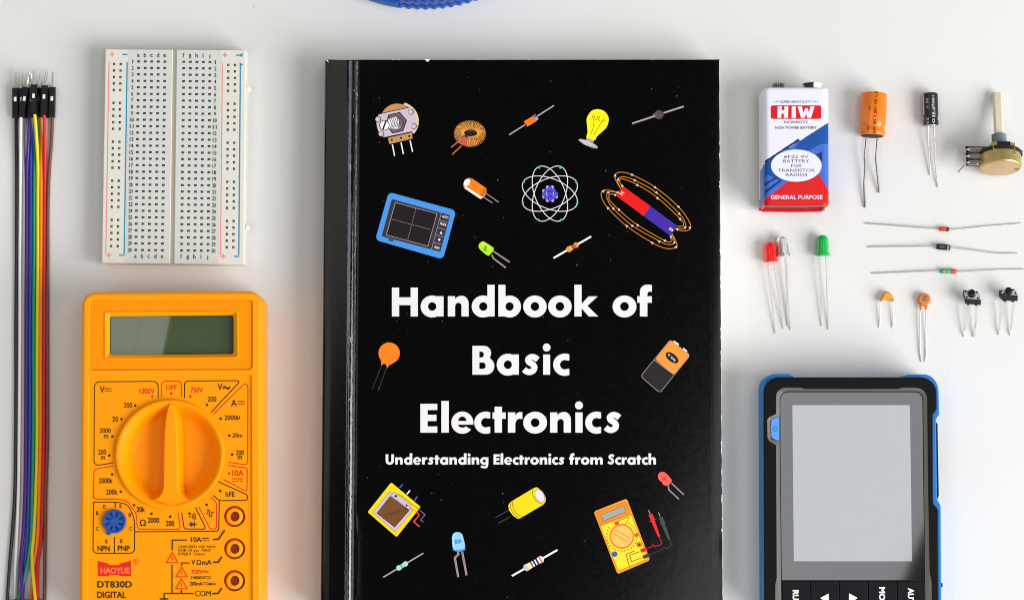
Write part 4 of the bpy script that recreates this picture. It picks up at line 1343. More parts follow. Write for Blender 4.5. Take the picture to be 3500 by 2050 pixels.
dcsym(M2, 338, 418, 198, K_); dcsym(M2, 1900, 1980, 350, K_, 28); dcsym(M2, 1836, 1958, 1255, R__, 30, 3.4); dcsym(M3, 1552, 1636, 680, K_, 26); dcsym(M3, 1592, 1664, 1152, K_, 22, 2.2); dcsym(M3, 1560, 1634, 1226, K_, 24, 2.2)
ml(M3, K_, (1600, 378), (1622, 378), (1622, 330), (1645, 330), (1645, 412), (1672, 412), (1672, 358), (1698, 358), w=2.4)
pr.poly(mp(M3, (1408, 475), (1408, 540), (1452, 507)), K_); ml(M3, K_, (1390, 508), (1490, 506), w=2.2); ml(M3, K_, (1458, 475), (1458, 542), w=3)
cx_, cy_ = M3(1398, 412); pr.disc(cx_, cy_, 2.6, K_)
for r in (34, 54, 74):
    pr.line(circ(cx_, cy_, r / 3.6, None, 8, 0, -38, 38), 2.2, K_)
ml(M3, K_, (1365, 700), (1185, 702), (1185, 826)); ml(M3, K_, (1182, 1000), (1182, 1356)); ml(M3, K_, (1690, 694), (1752, 692), (1830, 580), w=4.6); ml(M3, K_, (1398, 982), (1302, 982), (1300, 1016)); ml(M3, K_, (1686, 974), (1752, 972), (1796, 905), w=4.6)
ml(M3, K_, (1298, 1312), (1298, 1356)); ml(M3, K_, (1448, 1358), (1085, 1358), (1085, 1420)); ml(M3, K_, (1032, 1424), (1136, 1424), w=4.4); ml(M3, K_, (1680, 1360), (1748, 1356), (1796, 1288), w=4.6)
for x, y in ((1186, 0), (1302, 174), (1300, 320)):
    pr.line(mp(M3, (x - 70, 980 + y), (x, 856 + y), (x + 70, 978 + y)), 2.8, R__, closed=True)
    ml(M3, R__, (x - 1, 905 + y), (x - 1, 952 + y), w=2.4)
pr.build("panel_printing", mm)
pr = Pr(ZP, 0.002)
pr.poly(mp(M3, (265, 955), (405, 990), (405, 1006), (532, 1006), (532, 990), (677, 952), (677, 1145), (532, 1145), (532, 1130), (410, 1130), (410, 1145), (265, 1145)), R__)
pr.tbox("HAOYUE", M3, 300, 1036, 660, 1112, mat("badge_orange_letters", rgb=(236, 118, 48), rough=.5), .035)
cx_, cy_ = M3(738, 965); pr.ring(cx_, cy_, 9.2, 1.8, R__); pr.tbox("R", M3, 724, 945, 754, 986, R__, .02)
pr.build("brand_badge", mm)
# ------------------------------------------------------------------ nine-volt battery
R1 = CR(2560, 260, 3.0765); R2 = CR(2880, 290, 3.3553); R3 = CR(3200, 300, 4.34); R4 = CR(2560, 780, 3.8853)
R5 = CR(2900, 740, 4.2); R6 = CR(2940, 960, 4.5); R7 = CR(2560, 1250, 3.6); R8 = CR(2560, 1640, 3.6)
bat = thing("battery", "nine volt block battery in white, blue and red wrapper with two snap terminals", "battery", P(2722, 500, 0))
M_bw = mat("battery_white_wrap", rgb=(226, 226, 240), rough=0.3, spec=0.5, vary=0.02)
M_bb = mat("battery_blue_wrap", rgb=(10, 76, 154), rough=0.3, spec=0.25, vary=0.05)
M_bl = mat("battery_light_blue_wrap", rgb=(64, 104, 196), rough=0.3, spec=0.25, vary=0.05)
M_bn = mat("battery_navy_wrap", rgb=(12, 46, 108), rough=0.3, spec=0.25, vary=0.05)
M_br = mat("battery_red_wrap", rgb=(212, 4, 8), rough=0.28, spec=0.3, vary=0.04)
M_nick = mat("nickel_terminal", rgb=(128, 125, 118), rough=0.2, metal=1.0, vary=0.08, vscale=500)
M_end = mat("battery_end_plate", rgb=(150, 148, 146), rough=0.35, metal=0.8)
ZT9 = 17.5
tl, tr, br_, bl_ = (Vector(P(*R1(141, 122), ZT9)), Vector(P(*R1(843, 122), ZT9)), Vector(P(*R1(848, 1362), ZT9)), Vector(P(*R1(150, 1362), ZT9)))


def inside(q, poly):
    x, y = q
    c = False
    for (x0, y0), (x1, y1) in zip(poly, poly[1:] + poly[:1]):
        if (y0 > y) != (y1 > y) and x < (x1 - x0) * (y - y0) / (y1 - y0) + x0:
            c = not c
    return c


REG = [  # painted regions in the crop's coordinates, first hit wins
    (M_br, [(415, 1105), (728, 1032), (842, 1200), (900, 1290), (900, 1500), (100, 1500), (100, 1340), (170, 1295)]),
    (M_bn, [(165, 895), (520, 660), (537, 682), (330, 812), (165, 925)]),
    (M_bn, [(690, 835), (772, 795), (772, 910), (735, 880)]),
    (M_bn, [(160, 1130), (290, 1060), (300, 1075), (160, 1160)]),
    (M_bn, [(160, 1210), (330, 1092), (350, 1100), (170, 1240)]),
    (M_bb, [(165, 925), (300, 835), (330, 1110), (200, 1040), (160, 1060)]),
    (M_bb, [(537, 682), (840, 488), (900, 450), (900, 712), (760, 716), (640, 780), (560, 800), (480, 775)]),
    (M_bl, [(300, 835), (537, 682), (840, 488), (900, 450), (900, 1290), (842, 1200), (728, 1032), (415, 1105), (170, 1295), (100, 1340), (100, 960)]),
    (M_bl, [(100, 1000), (165, 925), (300, 835), (330, 1110), (200, 1250), (100, 1340)]),
]
mb = MB()
prof9 = []                                            # cross-section from left base over the top to the right base
Wd = 26.3
rc = 2.6
for k in range(5):
    prof9.append((0.25, 2.5 + (ZT9 - rc - 2.5) * k / 4))
for k in range(1, 9):
    a = math.pi - k / 8 * math.pi / 2
    prof9.append((rc + rc * math.cos(a) + .25 * (1 - k / 8), ZT9 - rc + rc * math.sin(a)))
for k in range(1, 105):
    prof9.append((rc + (Wd - 2 * rc) * k / 105, ZT9))
for k in range(0, 9):
    a = math.pi / 2 - k / 8 * math.pi / 2
    prof9.append((Wd - rc + rc * math.cos(a), ZT9 - rc + rc * math.sin(a)))
for k in range(1, 5):
    prof9.append((Wd, ZT9 - rc - (ZT9 - rc - 2.5) * k / 4))
NY = 190
V, F, MI = [], [], []
np_ = len(prof9)
for j in range(NY + 1):
    t = j / NY
    a, b = tl.lerp(bl_, t), tr.lerp(br_, t)
    ex = (b - a) / Wd
    sh = 0.0
    e = min(t, 1 - t) * NY
    if e < 5:                                         # rounded rims
        sh = .55 * (1 - math.sqrt(max(0, 1 - ((5 - e) / 5) ** 2)))
    for x, z in prof9:
        xx = Wd / 2 + (x - Wd / 2) * (1 - sh / 13)
        V.append((a.x + ex.x * xx, a.y + ex.y * xx, 9 + (z - 9) * (1 - sh / 9)))
for j in range(NY):
    for i in range(np_ - 1):
        F.append((j * np_ + i, j * np_ + i + 1, (j + 1) * np_ + i + 1, (j + 1) * np_ + i))
        x = (prof9[i][0] + prof9[i + 1][0]) / 2 / Wd
        if i < 8:
            x -= (8 - i) * .01
        t = (j + .5) / NY
        q = (141 + 9 * t + (702 - 4 * t) * x, 122 + 1240 * t)
        m = M_bw
        for mm_, pl in REG:
            if inside(q, pl):
                m = mm_; break
        MI.append(mb.m(m))
mb.v, mb.f, mb.mi = V, F, MI
wrap = mb.build("printed_wrapper", bat)
mb = MB()
endr = [V[NY * np_ + i] for i in range(np_)]
c0 = Vector((sum(p[0] for p in endr) / np_, endr[0][1], 9))
ye = (tl.y - bl_.y)
shrink = lambda p, k, dy: (c0.x + (p[0] - c0.x) * k, p[1] + dy, 9 + (p[2] - 9) * k)
mb.loft([endr, [shrink(p, .97, .1) for p in endr], [shrink(p, .93, .9) for p in endr]], M_end, False, True)
mb.build("end_plate", bat)
mb = MB()
tope = [V[i] for i in range(np_)]
mb.loft([tope, [shrink(p, .97, -.0) for p in tope], [shrink(p, .93, -.6) for p in tope]], M_end, False, True)
mb.build("end_plate", bat)
mb = MB()                                             # crimped red rim at the bottom end
lowrim = [shrink(p, 1.0, .0) for p in endr]
mb.tube([(bl_.x + 1.0, bl_.y - .12, 3.0), (bl_.x + Wd / 2, bl_.y - .25, 2.9), (br_.x - 1.0, br_.y - .12, 3.0)], .5, M_br, 8)
mb.tube([(bl_.x + 1.4, bl_.y + .02, 16.6), (bl_.x + Wd / 2, bl_.y - .05, 16.75), (br_.x - 1.4, br_.y + .02, 16.6)], .35, M_end, 8)
mb.box(((bl_.x + br_.x) / 2, bl_.y + .25, 2.6), (Wd / 2 - .4, 0, 0), (0, .4, 0), (0, 0, 1.0), M_br)
mb.build("crimped_rim", bat)
for nm, xc, rr, fl in (("snap_terminal", 312, 2.35, False), ("snap_terminal", 668, 4.2, True)):
    c = Vector(P(*R1(xc, 122), 11.5)); c.y = tl.y
    mb = MB()
    if fl:
        n = 6
        ringf = lambda r, y: [(c.x + r * math.cos(2 * math.pi * k / n + .52), y, 11.0 + r * math.sin(2 * math.pi * k / n + .52)) for k in range(n)]
        mb.loft([ringf(rr * .8, c.y - .3), ringf(rr * .82, c.y + 1.2), ringf(rr, c.y + 2.6), ringf(rr * .9, c.y + 2.65), ringf(rr * .72, c.y + 1.4)], M_nick, False, True)
        mb.loft([ringf(rr * .715, c.y + 1.5), ringf(rr * .3, c.y + 1.52)], M_recess, False, True)
    else:
        mb.lathe((c.x, c.y - .3, 11.0), (0, 1, 0), [(0, rr * .85), (1.8, rr * .85), (2.0, rr), (2.8, rr), (3.1, rr * .8), (3.1, .01)], M_nick, 28)
    mb.build(nm, bat)
I_nv = ink("wrapper_navy", 34, 38, 66)
pr = Pr(ZT9, 0.002)
pr.poly(fillet(mp(R1, (228, 310), (762, 310), (760, 453), (228, 453)), 8, 5), M_br)
for q in (((302, 322), (345, 322), (345, 360), (372, 360), (372, 322), (414, 322), (410, 442), (366, 442), (367, 398), (341, 398), (340, 442), (298, 442)), ((450, 322), (494, 322), (494, 442), (449, 442)),
          ((512, 322), (556, 322), (574, 392), (590, 340), (618, 340), (630, 392), (646, 322), (690, 322), (652, 442), (614, 442), (600, 396), (586, 442), (548, 442))):
    pr.poly(mp(R1, *q), M_bw)
pr.tbox("SUPER HEAVY DUTY", R1, 332, 260, 654, 286, I_nv, .012)
for k in range(3):
    for x, d in ((262 + 24 * k, 12), (726 - 24 * k, -12)):
        pr.poly(mp(R1, (x, 261), (x + d, 270), (x, 279)), I_nv)
pr.tbox("HI-WAOTE", R1, 372, 472, 618, 500, I_nv, .018); pr.tbox("HIGH POWER BATTERY", R1, 274, 530, 712, 558, I_nv, .014)
cx_, cy_ = R1(498, 943)
pr.disc(cx_, cy_, 270 / 3.0765, I_nv, 172 / 3.0765, 0, 64); pr.disc(cx_, cy_, 266.5 / 3.0765, M_bw, 169 / 3.0765, 0, 64)
for s, x0, x1, y in (("6F22 9V", 368, 628, 848), ("BATTERY", 360, 634, 895), ("FOR", 443, 555, 944), ("TRANSISTOR", 304, 694, 992), ("RADIOS", 386, 614, 1038)):
    pr.tbox(s, R1, x0, y - 16, x1, y + 16, I_nv, .006)
pr.tbox("GENERAL PURPOSE", R1, 230, 1252, 774, 1296, M_bw, .012)
pr.build("wrapper_lettering", bat)


# ------------------------------------------------------------------ electrolytic capacitors
def wrap_text(mb, s, o, ax, r, along0, along1, ang, h, m, bold=.02, flip=-1):
    """Lettering laid round a cylinder: along the axis from along0 to along1, centred at the angle ang from the top."""
    o, ax = Vector(o), Vector(ax).normalized()
    side = ax.cross(Vector((0, 0, 1))).normalized()
    up = side.cross(ax).normalized()
    vs, fs = text_mesh(s, bold)
    out = []
    for x, y in vs:
        t = along0 + (x + .5) * (along1 - along0)
        a = ang + y * h / r * flip
        out.append(tuple(o + ax * t + (up * math.cos(a) + side * math.sin(a)) * (r + .03)))
    mb.add(out, fs, m)


M_oc = mat("orange_sleeve", rgb=(240, 122, 12), rough=0.25, spec=0.5, vary=0.05)
M_bc = mat("black_sleeve", rgb=(20, 20, 20), rough=0.28, spec=0.5, vary=0.2)
M_bung = mat("rubber_bung", rgb=(24, 23, 24), rough=0.7)
M_can = mat("aluminium_can", rgb=(205, 205, 208), rough=0.3, metal=1.0)
M_ctx = ink("sleeve_black_text", 50, 26, 6); M_ctw = ink("sleeve_grey_text", 176, 180, 184)


def pins(th, paths, r, m=None, zl=None):
    for q in paths:
        mb = MB()
        mb.tube(smooth(q, 6), r, m or M_leadm, 8)
        mb.build("lead", th)


ca = thing("capacitor", "large orange electrolytic capacitor with long dull leads, right of the battery", "capacitor", P(3008, 400, 0), "electrolytic capacitors")
r = 5.05
a, b = Vector(P(*R2(362, 100), r)), Vector(P(*R2(338, 588), r))
d = (b - a).normalized(); ln = (b - a).length
mb = MB()
mb.lathe(a, d, [(0, r - 1.6), (.02, r - .8), (.25, r - .25), (.7, r), (ln * .70, r), (ln * .76, r - .12), (ln * .80, r - .45), (ln * .84, r - .4), (ln * .89, r + .02), (ln - .7, r + .02), (ln - .2, r - .25), (ln, r - .6)], M_oc, 48, caps=False)
mb.lathe(a, d, [(.02, r - 1.55), (.03, .01)], M_can, 32, caps=False)
mb.build("plastic_sleeve", ca)
mb = MB(); mb.lathe(a, d, [(ln - .15, r - .6), (ln + .12, r - .75), (ln + .3, r - 2.2), (ln + .3, .01)], M_bung, 32, caps=False); mb.build("rubber_bung", ca)
mb = MB()
wrap_text(mb, "5°c SA +85°c SA +85", a, d, r, .1, ln - .3, -.02, 1.35, M_ctx, .02)
wrap_text(mb, "H9", a, d, r, 5.6, 7.4, .44, 1.0, M_ctx, .0); wrap_text(mb, "H9", a, d, r, 13.4, 15.2, .52, 1.0, M_ctx, .0)
mb.build("sleeve_lettering", ca)
pins(ca, [[P(*R2(275, 598), 4.6), P(*R2(266, 700), 4.0), P(*R2(252, 820), 3.2), P(*R2(259, 960), 2.3), P(*R2(246, 1150), 1.3), P(*R2(258, 1408), .5)],
          [P(*R2(402, 605), 4.6), P(*R2(392, 720), 4.0), P(*R2(382, 850), 3.2), P(*R2(390, 940), 2.6), P(*R2(404, 1080), 1.5), P(*R2(420, 1238), .5)]], .36, mat("dull_lead", rgb=(120, 114, 110), rough=.4, metal=1.0))
cb = thing("capacitor", "small black electrolytic capacitor with grey lettering, left of the potentiometer", "capacitor", P(3180, 378, 0), "electrolytic capacitors")
r = 2.95
a, b = Vector(P(*R2(1004, 98), r)), Vector(P(*R2(1014, 468), r))
d = (b - a).normalized(); ln = (b - a).length
mb = MB()
mb.lathe(a, d, [(0, r - 1.0), (.05, r - .4), (.4, r), (ln * .7, r), (ln * .77, r - .3), (ln * .81, r - .3), (ln * .87, r), (ln - .4, r), (ln, r - .5), (ln + .02, r - 1.0)], M_bc, 40, caps=False)
mb.lathe(a, d, [(.0, r - .95), (.01, .01)], M_can, 24, caps=False)
mb.build("plastic_sleeve", cb)
mb = MB(); mb.lathe(a, d, [(ln - .2, r - .5), (ln + .25, r - .55), (ln + .3, .01)], M_can, 24, caps=False); mb.build("can_end", cb)
mb = MB()
wrap_text(mb, "100µF", a, d, r, 1.4, 7.2, -.16, 1.15, M_ctw, .03); wrap_text(mb, "10", a, d, r, 9.2, ln - .5, -.16, 1.15, M_ctw, .03); wrap_text(mb, "•", a, d, r, 7.9, 8.9, -.16, 1.0, M_ctw, .02)
wrap_text(mb, "25 V", a, d, r, 2.3, 6.5, .62, .95, M_ctw, .02); wrap_text(mb, "25", a, d, r, 9.9, ln - .2, .62, .95, M_ctw, .02)
mb.build("sleeve_lettering", cb)
mb = MB()                                             # pale polarity stripe down the left flank
s_ = d.cross(Vector((0, 0, 1))).normalized(); u_ = s_.cross(d).normalized()
mb.add([tuple(a + d * t + (u_ * math.cos(q) + s_ * math.sin(q)) * (r + .03)) for t in (.6, ln * .68) for q in (1.15, 1.3, 1.45, 1.6)], [(k, k + 1, 5 + k, 4 + k) for k in range(3)], M_ctw)
mb.build("polarity_stripe", cb)
pins(cb, [[P(*R2(978, 470), 2.9), P(*R2(982, 650), 2.2), P(*R2(1007, 1038), .4)], [P(*R2(1046, 470), 2.9), P(*R2(1058, 700), 2.1), P(*R2(1066, 940), 1.2), P(*R2(1098, 1178), .4)]], .27)

# ------------------------------------------------------------------ potentiometer, lying on its shaft tip and can rim
pot = thing("potentiometer", "gold zinc-plated rotary potentiometer with beige plastic shaft, lying on its side", "potentiometer", P(3400, 470, 0))
M_zinc = mat("iridescent_zinc", rgb=(196, 180, 112), rough=0.4, metal=.85, vary=0.2, vscale=160)
M_zb = mat("iridescent_zinc_back", rgb=(212, 182, 140), rough=0.45, metal=0.7, vary=0.22, vscale=220)
M_shaft = mat("beige_nylon", rgb=(222, 212, 190), rough=0.45, spec=0.4, sss=0.2)
M_bush = mat("grey_bushing", rgb=(150, 158, 164), rough=0.5, metal=0.6)
M_phen = mat("black_phenolic", rgb=(22, 18, 16), rough=0.5)
M_phb = mat("brown_phenolic", rgb=(110, 66, 26), rough=0.55)
o_ = Vector(P(*R3(955, 1200), 9.6)); tip = Vector(P(*R3(898, 92), 1.8))
d = (tip - o_).normalized()
up = (Vector((0, 0, 1)) - d * d.z).normalized(); sd = d.cross(up).normalized()
RC = 8.0
mb = MB()
mb.lathe(o_, d, [(0, RC - .9), (.15, RC - .3), (.55, RC), (5.0, RC), (5.1, RC - .3)], M_zinc, 56, caps=False)
mb.lathe(o_, d, [(5.0, RC - .2), (5.15, .01)], M_zinc, 56, caps=False)
mb.build("metal_can", pot)
mb = MB()
mb.lathe(o_, d, [(0, RC - .88), (-.08, RC - 1.2), (-.1, .01)], M_zb, 56, caps=False)
c = o_ - sd * 6.2 * -1 + d * -.12
mb.box(c, sd * .9, up * .35, d * .05, M_recess)
mb.build("back_cover_disc", pot)
mb = MB()
ring = [o_ + d * 7.8 + (sd * x + up * y) for x, y in fillet([(-4.5, -6.6), (4.5, -6.6), (4.5, 6.4), (-4.5, 6.4)], 2.2, 5)]
mb.loft([[tuple(p - d * 2.9) for p in ring], [tuple(p + d * .8) for p in ring]], M_zinc)
for x in (-3.4, 3.4):                                 # bent fixing tabs over the can
    mb.box(o_ + d * 5.4 + sd * x + up * 6.9, sd * .9, d * 2.4, up * .35, M_zinc)
mb.box(o_ + d * 7.9 + up * 6.35, sd * 2.6, d * .75, up * .25, M_recess)
mb.build("front_plate", pot)
mb = MB()
mb.lathe(o_ + d * 5.2, d, [(0, RC + .3), (1.3, RC + .3)], M_phen, 40)
right_ = sd if sd.x > 0 else -sd
mb.box(o_ + d * 5.9 + right_ * 6.9 + up * .6, right_ * 1.5, d * 1.0, up * 2.2, M_phen, bevel=.3)
mb.build("insulating_wafer", pot)
mb = MB()
pf = [(8.6, 4.0), (9.4, 4.0), (9.5, 2.9)]
for k in range(5):
    pf += [(9.7 + k * .85, 2.9), (9.95 + k * .85, 2.45), (10.3 + k * .85, 2.45), (10.5 + k * .85, 2.9)]
pf += [(14.1, 2.6), (14.15, .01)]
mb.lathe(o_, d, pf, M_bush, 36, caps=False)
mb.build("threaded_bushing", pot)
mb = MB()
L_ = (tip - o_).length
ringD = lambda R: [(R * math.cos(t), R * math.sin(t)) for t in [math.radians(128 + 284 * k / 22) for k in range(23)]]
rr0 = [(sd * x + up * y) for x, y in ringD(1.85)]
mb.loft([[tuple(o_ + d * 14 + v) for v in rr0], [tuple(o_ + d * (L_ - .5) + v) for v in rr0], [tuple(o_ + d * L_ + v * .85) for v in rr0]], M_shaft)
mb.build("nylon_shaft", pot)
mb = MB()
bc_ = o_ + d * 4.6 - sd * -0
left_ = -sd if (-sd).x < 0 else sd
mb.box(o_ + d * 4.6 + left_ * 9.3 + up * .6, left_ * 4.2, d * 4.1, up * .6, M_phen, bevel=.2)
mb.box(o_ + d * 5.0 + left_ * 8.2 + up * 1.24, left_ * 2.4, d * 3.2, up * .06, M_phb)
mb.build("terminal_wafer", pot)
for k in range(3):
    mb = MB()
    c = o_ + d * (7.0 - 2.75 * k) + left_ * (9.8 + .15 * k) + up * 1.45
    mb.box(c, left_ * 2.7, d * 1.05, up * .18, M_tin, bevel=.1)
    mb.lathe(c - left_ * .6, up, [(.15, .75), (.5, .6), (.55, .01)], M_tin, 14, caps=False, up=d)
    q = [c + left_ * 2.1, c + left_ * 3.4 - up * .6, c + left_ * 4.0 - up * 2.2 - d * .5, c + left_ * (4.3 + (1.6 if k == 2 else 0)) - up * 4.2 - d * (.8 + 1.6 * (k == 2))]
    mb.tube(smooth([tuple(v) for v in q], 4), [.5] * 6 + [.4] * 4 + [.28] * 3, M_tin, 6)
    mb.build("solder_lug", pot)


# ------------------------------------------------------------------ light-emitting diodes
def led_mat(nm, rgb, clear=False):
    m = mat(nm, rgb=rgb, rough=0.12 if clear else 0.22, spec=0.5, trans=.85 if clear else 0.08, ior=1.5, vary=0.0 if clear else .03, sss=0)
    return m


def make_led(label, C, top, base, m, leads, extra=None):
    th = thing("indicator_led", label, "LED", P(*C(*base), 0), "loose LEDs beside the book")
    r = 2.35
    a, b = Vector(P(*C(*base), 2.9)), Vector(P(*C(*top), 3.0))
    d = (b - a).normalized(); ln = (b - a).length
    mb = MB()
    pf = [(0, .01), (0, 2.7), (.05, 2.8), (.95, 2.8), (1.0, 2.72), (1.02, r)]
    for k in range(9):
        t = k / 8 * math.pi / 2
        pf.append((ln - r + r * math.sin(t), r * math.cos(t)))
    mb.lathe(a, d, pf, m, 36, caps=False)
    lens = mb.build("epoxy_lens", th, sharp=50)
    if extra:
        mb = MB()
        s = d.cross(Vector((0, 0, 1))).normalized()
        mb.box(a + d * 3.0 + s * .5, s * .5, d * 1.4, (0, 0, .25), M_tin); mb.box(a + d * 2.6 - s * .55, s * .3, d * 1.6, (0, 0, .25), M_tin)
        mb.box(a + d * 4.3 + s * .5, s * .8, d * .4, (0, 0, .3), M_tin)
        mb.build("lead_frame", lens)
    for q in leads:
        mb = MB()
        pts = [P(*C(x, y), z) for x, y, z in q]
        mb.tube(pts, .225, M_leadm, 6)
        k = Vector(pts[0]).lerp(Vector(pts[1]), .5)
        dv = (Vector(pts[1]) - Vector(pts[0])).normalized(); sv = dv.cross(Vector((0, 0, 1))).normalized()
        mb.box(k, sv * .42, dv * .55, (0, 0, .25), M_leadm)
        mb.build("lead", th)


make_led("red LED leaning beside the clear LED, splayed leads", R4, (272, 180), (291, 446), led_mat("red_epoxy", (250, 2, 4)), [[(248, 458, 2.8), (262, 600, 2.4), (300, 960, 1.4), (350, 1402, .3)], [(335, 462, 2.8), (346, 590, 2.4), (392, 900, 1.4), (457, 1332, .3)]])
make_led("water-clear LED lying between red and green LEDs", R4, (432, 102), (463, 376), led_mat("clear_epoxy", (242, 242, 246), True), [[(468, 388, 2.8), (484, 520, 2.4), (500, 900, 1.4), (518, 1298, .3)], [(492, 388, 2.8), (500, 520, 2.4), (520, 900, 1.4), (548, 1350, .3)]], True)
make_led("green LED with two straight parallel leads", R4, (975, 88), (979, 366), led_mat("green_epoxy", (10, 176, 78)), [[(938, 376, 2.8), (941, 520, 2.4), (952, 900, 1.3), (966, 1300, .3)], [(1018, 376, 2.8), (1026, 520, 2.4), (1038, 900, 1.3), (1054, 1346, .3)]])


# ------------------------------------------------------------------ axial parts
def axial_part(name, label, cat, C, segs, leads, r0, group=None):
    """segs: list of (profile pieces) along the axis between two body ends."""
    th = thing(name, label, cat, P(*C(*segs['a']), 0), group)
    a, b = Vector(P(*C(*segs['a']), r0)), Vector(P(*C(*segs['b']), r0))
    d = (b - a).normalized(); ln = (b - a).length
    for nm, m, pf in segs['parts']:
        mb = MB(); mb.lathe(a, d, [(t * ln, rr) for t, rr in pf], m, 24, caps=False); mb.build(nm, th)
    for q in leads:
        mb = MB()
        mb.tube(smooth([P(*C(x, y), z) for x, y, z in q], 5), .26, M_leadm, 8)
        mb.build("lead", th)
    return th, a, d, ln


M_gls = mat("orange_glass", rgb=(214, 66, 24), rough=0.08, spec=0.6, vary=.25, vscale=900)
M_dblk = mat("diode_black", rgb=(22, 22, 24), rough=0.35, vary=.2)
M_dgry = mat("diode_cathode_grey", rgb=(128, 130, 134), rough=0.4)
axial_part("signal_diode", "tiny orange glass diode with black cathode band on bent leads", "diode", R5,
           dict(a=(1298, 178), b=(1446, 184), parts=[("glass_body", M_gls, [(0, .01), (.0, .45), (.06, .78), (.14, .87), (.72, .87)]), ("cathode_band", M_dblk, [(.70, .89), (.88, .89), (.96, .75), (1, .4), (1, .01)])]),
           [[(1300, 178, .87), (1000, 157, .8), (600, 125, .6), (242, 100, .35)], [(1445, 184, .87), (1540, 188, .8), (1720, 172, .6), (2000, 140, .5), (2485, 103, .35)]], .9, "axial diodes")
th, a, d, ln = axial_part("rectifier_diode", "black cylindrical rectifier diode with grey cathode band", "diode", R5,
           dict(a=(1264, 430), b=(1456, 446), parts=[("plastic_body", M_dblk, [(0, .01), (0, 1.05), (.03, 1.15), (.76, 1.15)]), ("cathode_band", M_dgry, [(.75, 1.16), (.92, 1.16)]), ("body_end", M_dblk, [(.91, 1.15), (.98, 1.15), (1, 1.05), (1, .01)])]),
           [[(1264, 430, 1.15), (1150, 424, 1.1), (900, 428, .9), (282, 437, .35)], [(1456, 446, 1.15), (1600, 460, 1.0), (1850, 490, .8), (2100, 525, .5), (2425, 532, .35)]], 1.2, "axial diodes")
mb = MB(); wrap_text(mb, "IN4007", a, d, 1.15, .8, 3.2, .05, .7, M_dgry, .01); mb.build("body_lettering", th)
M_rt = mat("resistor_teal", rgb=(52, 158, 170), rough=0.35, vary=.05)
bands = [("end_cap", M_rt, [(0, .01), (.0, .3), (.05, .75), (.12, .98), (.20, .98), (.25, .93)]), ("colour_band", mat("band_gold", rgb=(196, 150, 110), rough=.3, metal=.6), [(.20, .99), (.32, .92)]), ("body_film", M_rt, [(.3, .9), (.46, .88)]),
         ("colour_band", mat("band_green", rgb=(100, 184, 22), rough=.35), [(.44, .885), (.60, .885)]), ("body_film", M_rt, [(.58, .88), (.65, .9)]), ("colour_band", mat("band_red", rgb=(222, 66, 44), rough=.35), [(.64, .9), (.79, .96)]), ("body_film", M_rt, [(.78, .95), (.82, .97)]),
         ("end_cap", mat("band_red2", rgb=(226, 74, 44), rough=.35), [(.82, .99), (.93, .99), (.98, .75), (1, .3), (1, .01)])]
axial_part("resistor", "teal resistor with gold, green and red colour bands", "resistor", R5, dict(a=(1312, 782), b=(1552, 788), parts=bands),
           [[(1318, 782, .95), (1200, 780, .9), (800, 798, .6), (340, 816, .35)], [(1545, 788, .95), (1700, 790, .9), (2100, 768, .6), (2516, 757, .35)]], 1.0)

# ------------------------------------------------------------------ ceramic capacitors
M_cy = mat("amber_dip_epoxy", rgb=(226, 148, 10), rough=0.25, spec=0.5, vary=.06)
M_cd = mat("tan_ceramic_dip", rgb=(210, 122, 42), rough=0.35, spec=0.45, vary=.06)


def pillow(mb, outline, z0, z1, m, k=5, maxin=None):
    """Puffed body: rings from the middle outline in to a rounded top and bottom."""
    w = W2(outline, (z0 + z1) / 2)
    h = (z1 - z0) / 2
    zc_ = (z0 + z1) / 2
    cx = sum(p[0] for p in w) / len(w); cy = sum(p[1] for p in w) / len(w)
    rings = []
    for i in range(-k, k + 1):
        t = i / k * math.pi / 2 * .97
        f = math.cos(t)
        ins = (1 - f) * h * .42
        rr = inset(w, ins)
        rings.append([(x, y, zc_ + h * math.sin(t)) for x, y in rr])
    mb.loft(rings, m, True, True)


cc = thing("capacitor", "amber dipped ceramic capacitor, bean shaped, with short wide-set leads", "capacitor", P(*R6(418, 280), 0), "small ceramic capacitors")
mb = MB()
pillow(mb, fillet(mp(R6, (312, 325), (316, 270), (352, 205), (382, 172), (420, 162), (462, 172), (488, 215), (515, 262), (523, 318), (498, 318), (470, 298), (415, 286), (360, 296), (330, 318)), 3, 3), .35, 2.9, M_cy)
mb.build("epoxy_body", cc)
pins(cc, [[P(*R6(316, 310), 1.6), P(*R6(310, 500), 1.0), P(*R6(298, 718), .3)], [P(*R6(513, 305), 1.6), P(*R6(511, 500), 1.0), P(*R6(500, 718), .3)]], .25)
cd = thing("capacitor", "tan disc ceramic capacitor marked 104 with long close leads", "capacitor", P(*R6(984, 280), 0), "small ceramic capacitors")
mb = MB()
pillow(mb, mp(R6, *circ(985, 283, 97, 98, 30)), .5, 2.6, M_cd)
for q in (((948, 350), (934, 392), (934, 440)), ((1020, 350), (1012, 392), (1012, 440))):
    mb.tube(smooth([P(*R6(x, y), 1.55) for x, y in q], 5), [.75] * 3 + [.6] * 4 + [.42] * 3 + [.3], M_cd, 10)
mb.tube([P(*R6(940, 352), 1.5), P(*R6(1026, 352), 1.5)], .95, M_cd, 12)
mb.build("disc_body", cd)
pr = Pr(2.62, .002)
pr.tbox("104", R6, 945, 218, 1032, 252, I_nv, .0); pr.tbox("AEO", R6, 938, 278, 1034, 312, I_nv, .0); pr.line(mp(R6, (946, 262), (1030, 262)), .9, I_nv); pr.line(mp(R6, (946, 270), (1030, 270)), .9, I_nv)
pr.build("body_lettering", cd)
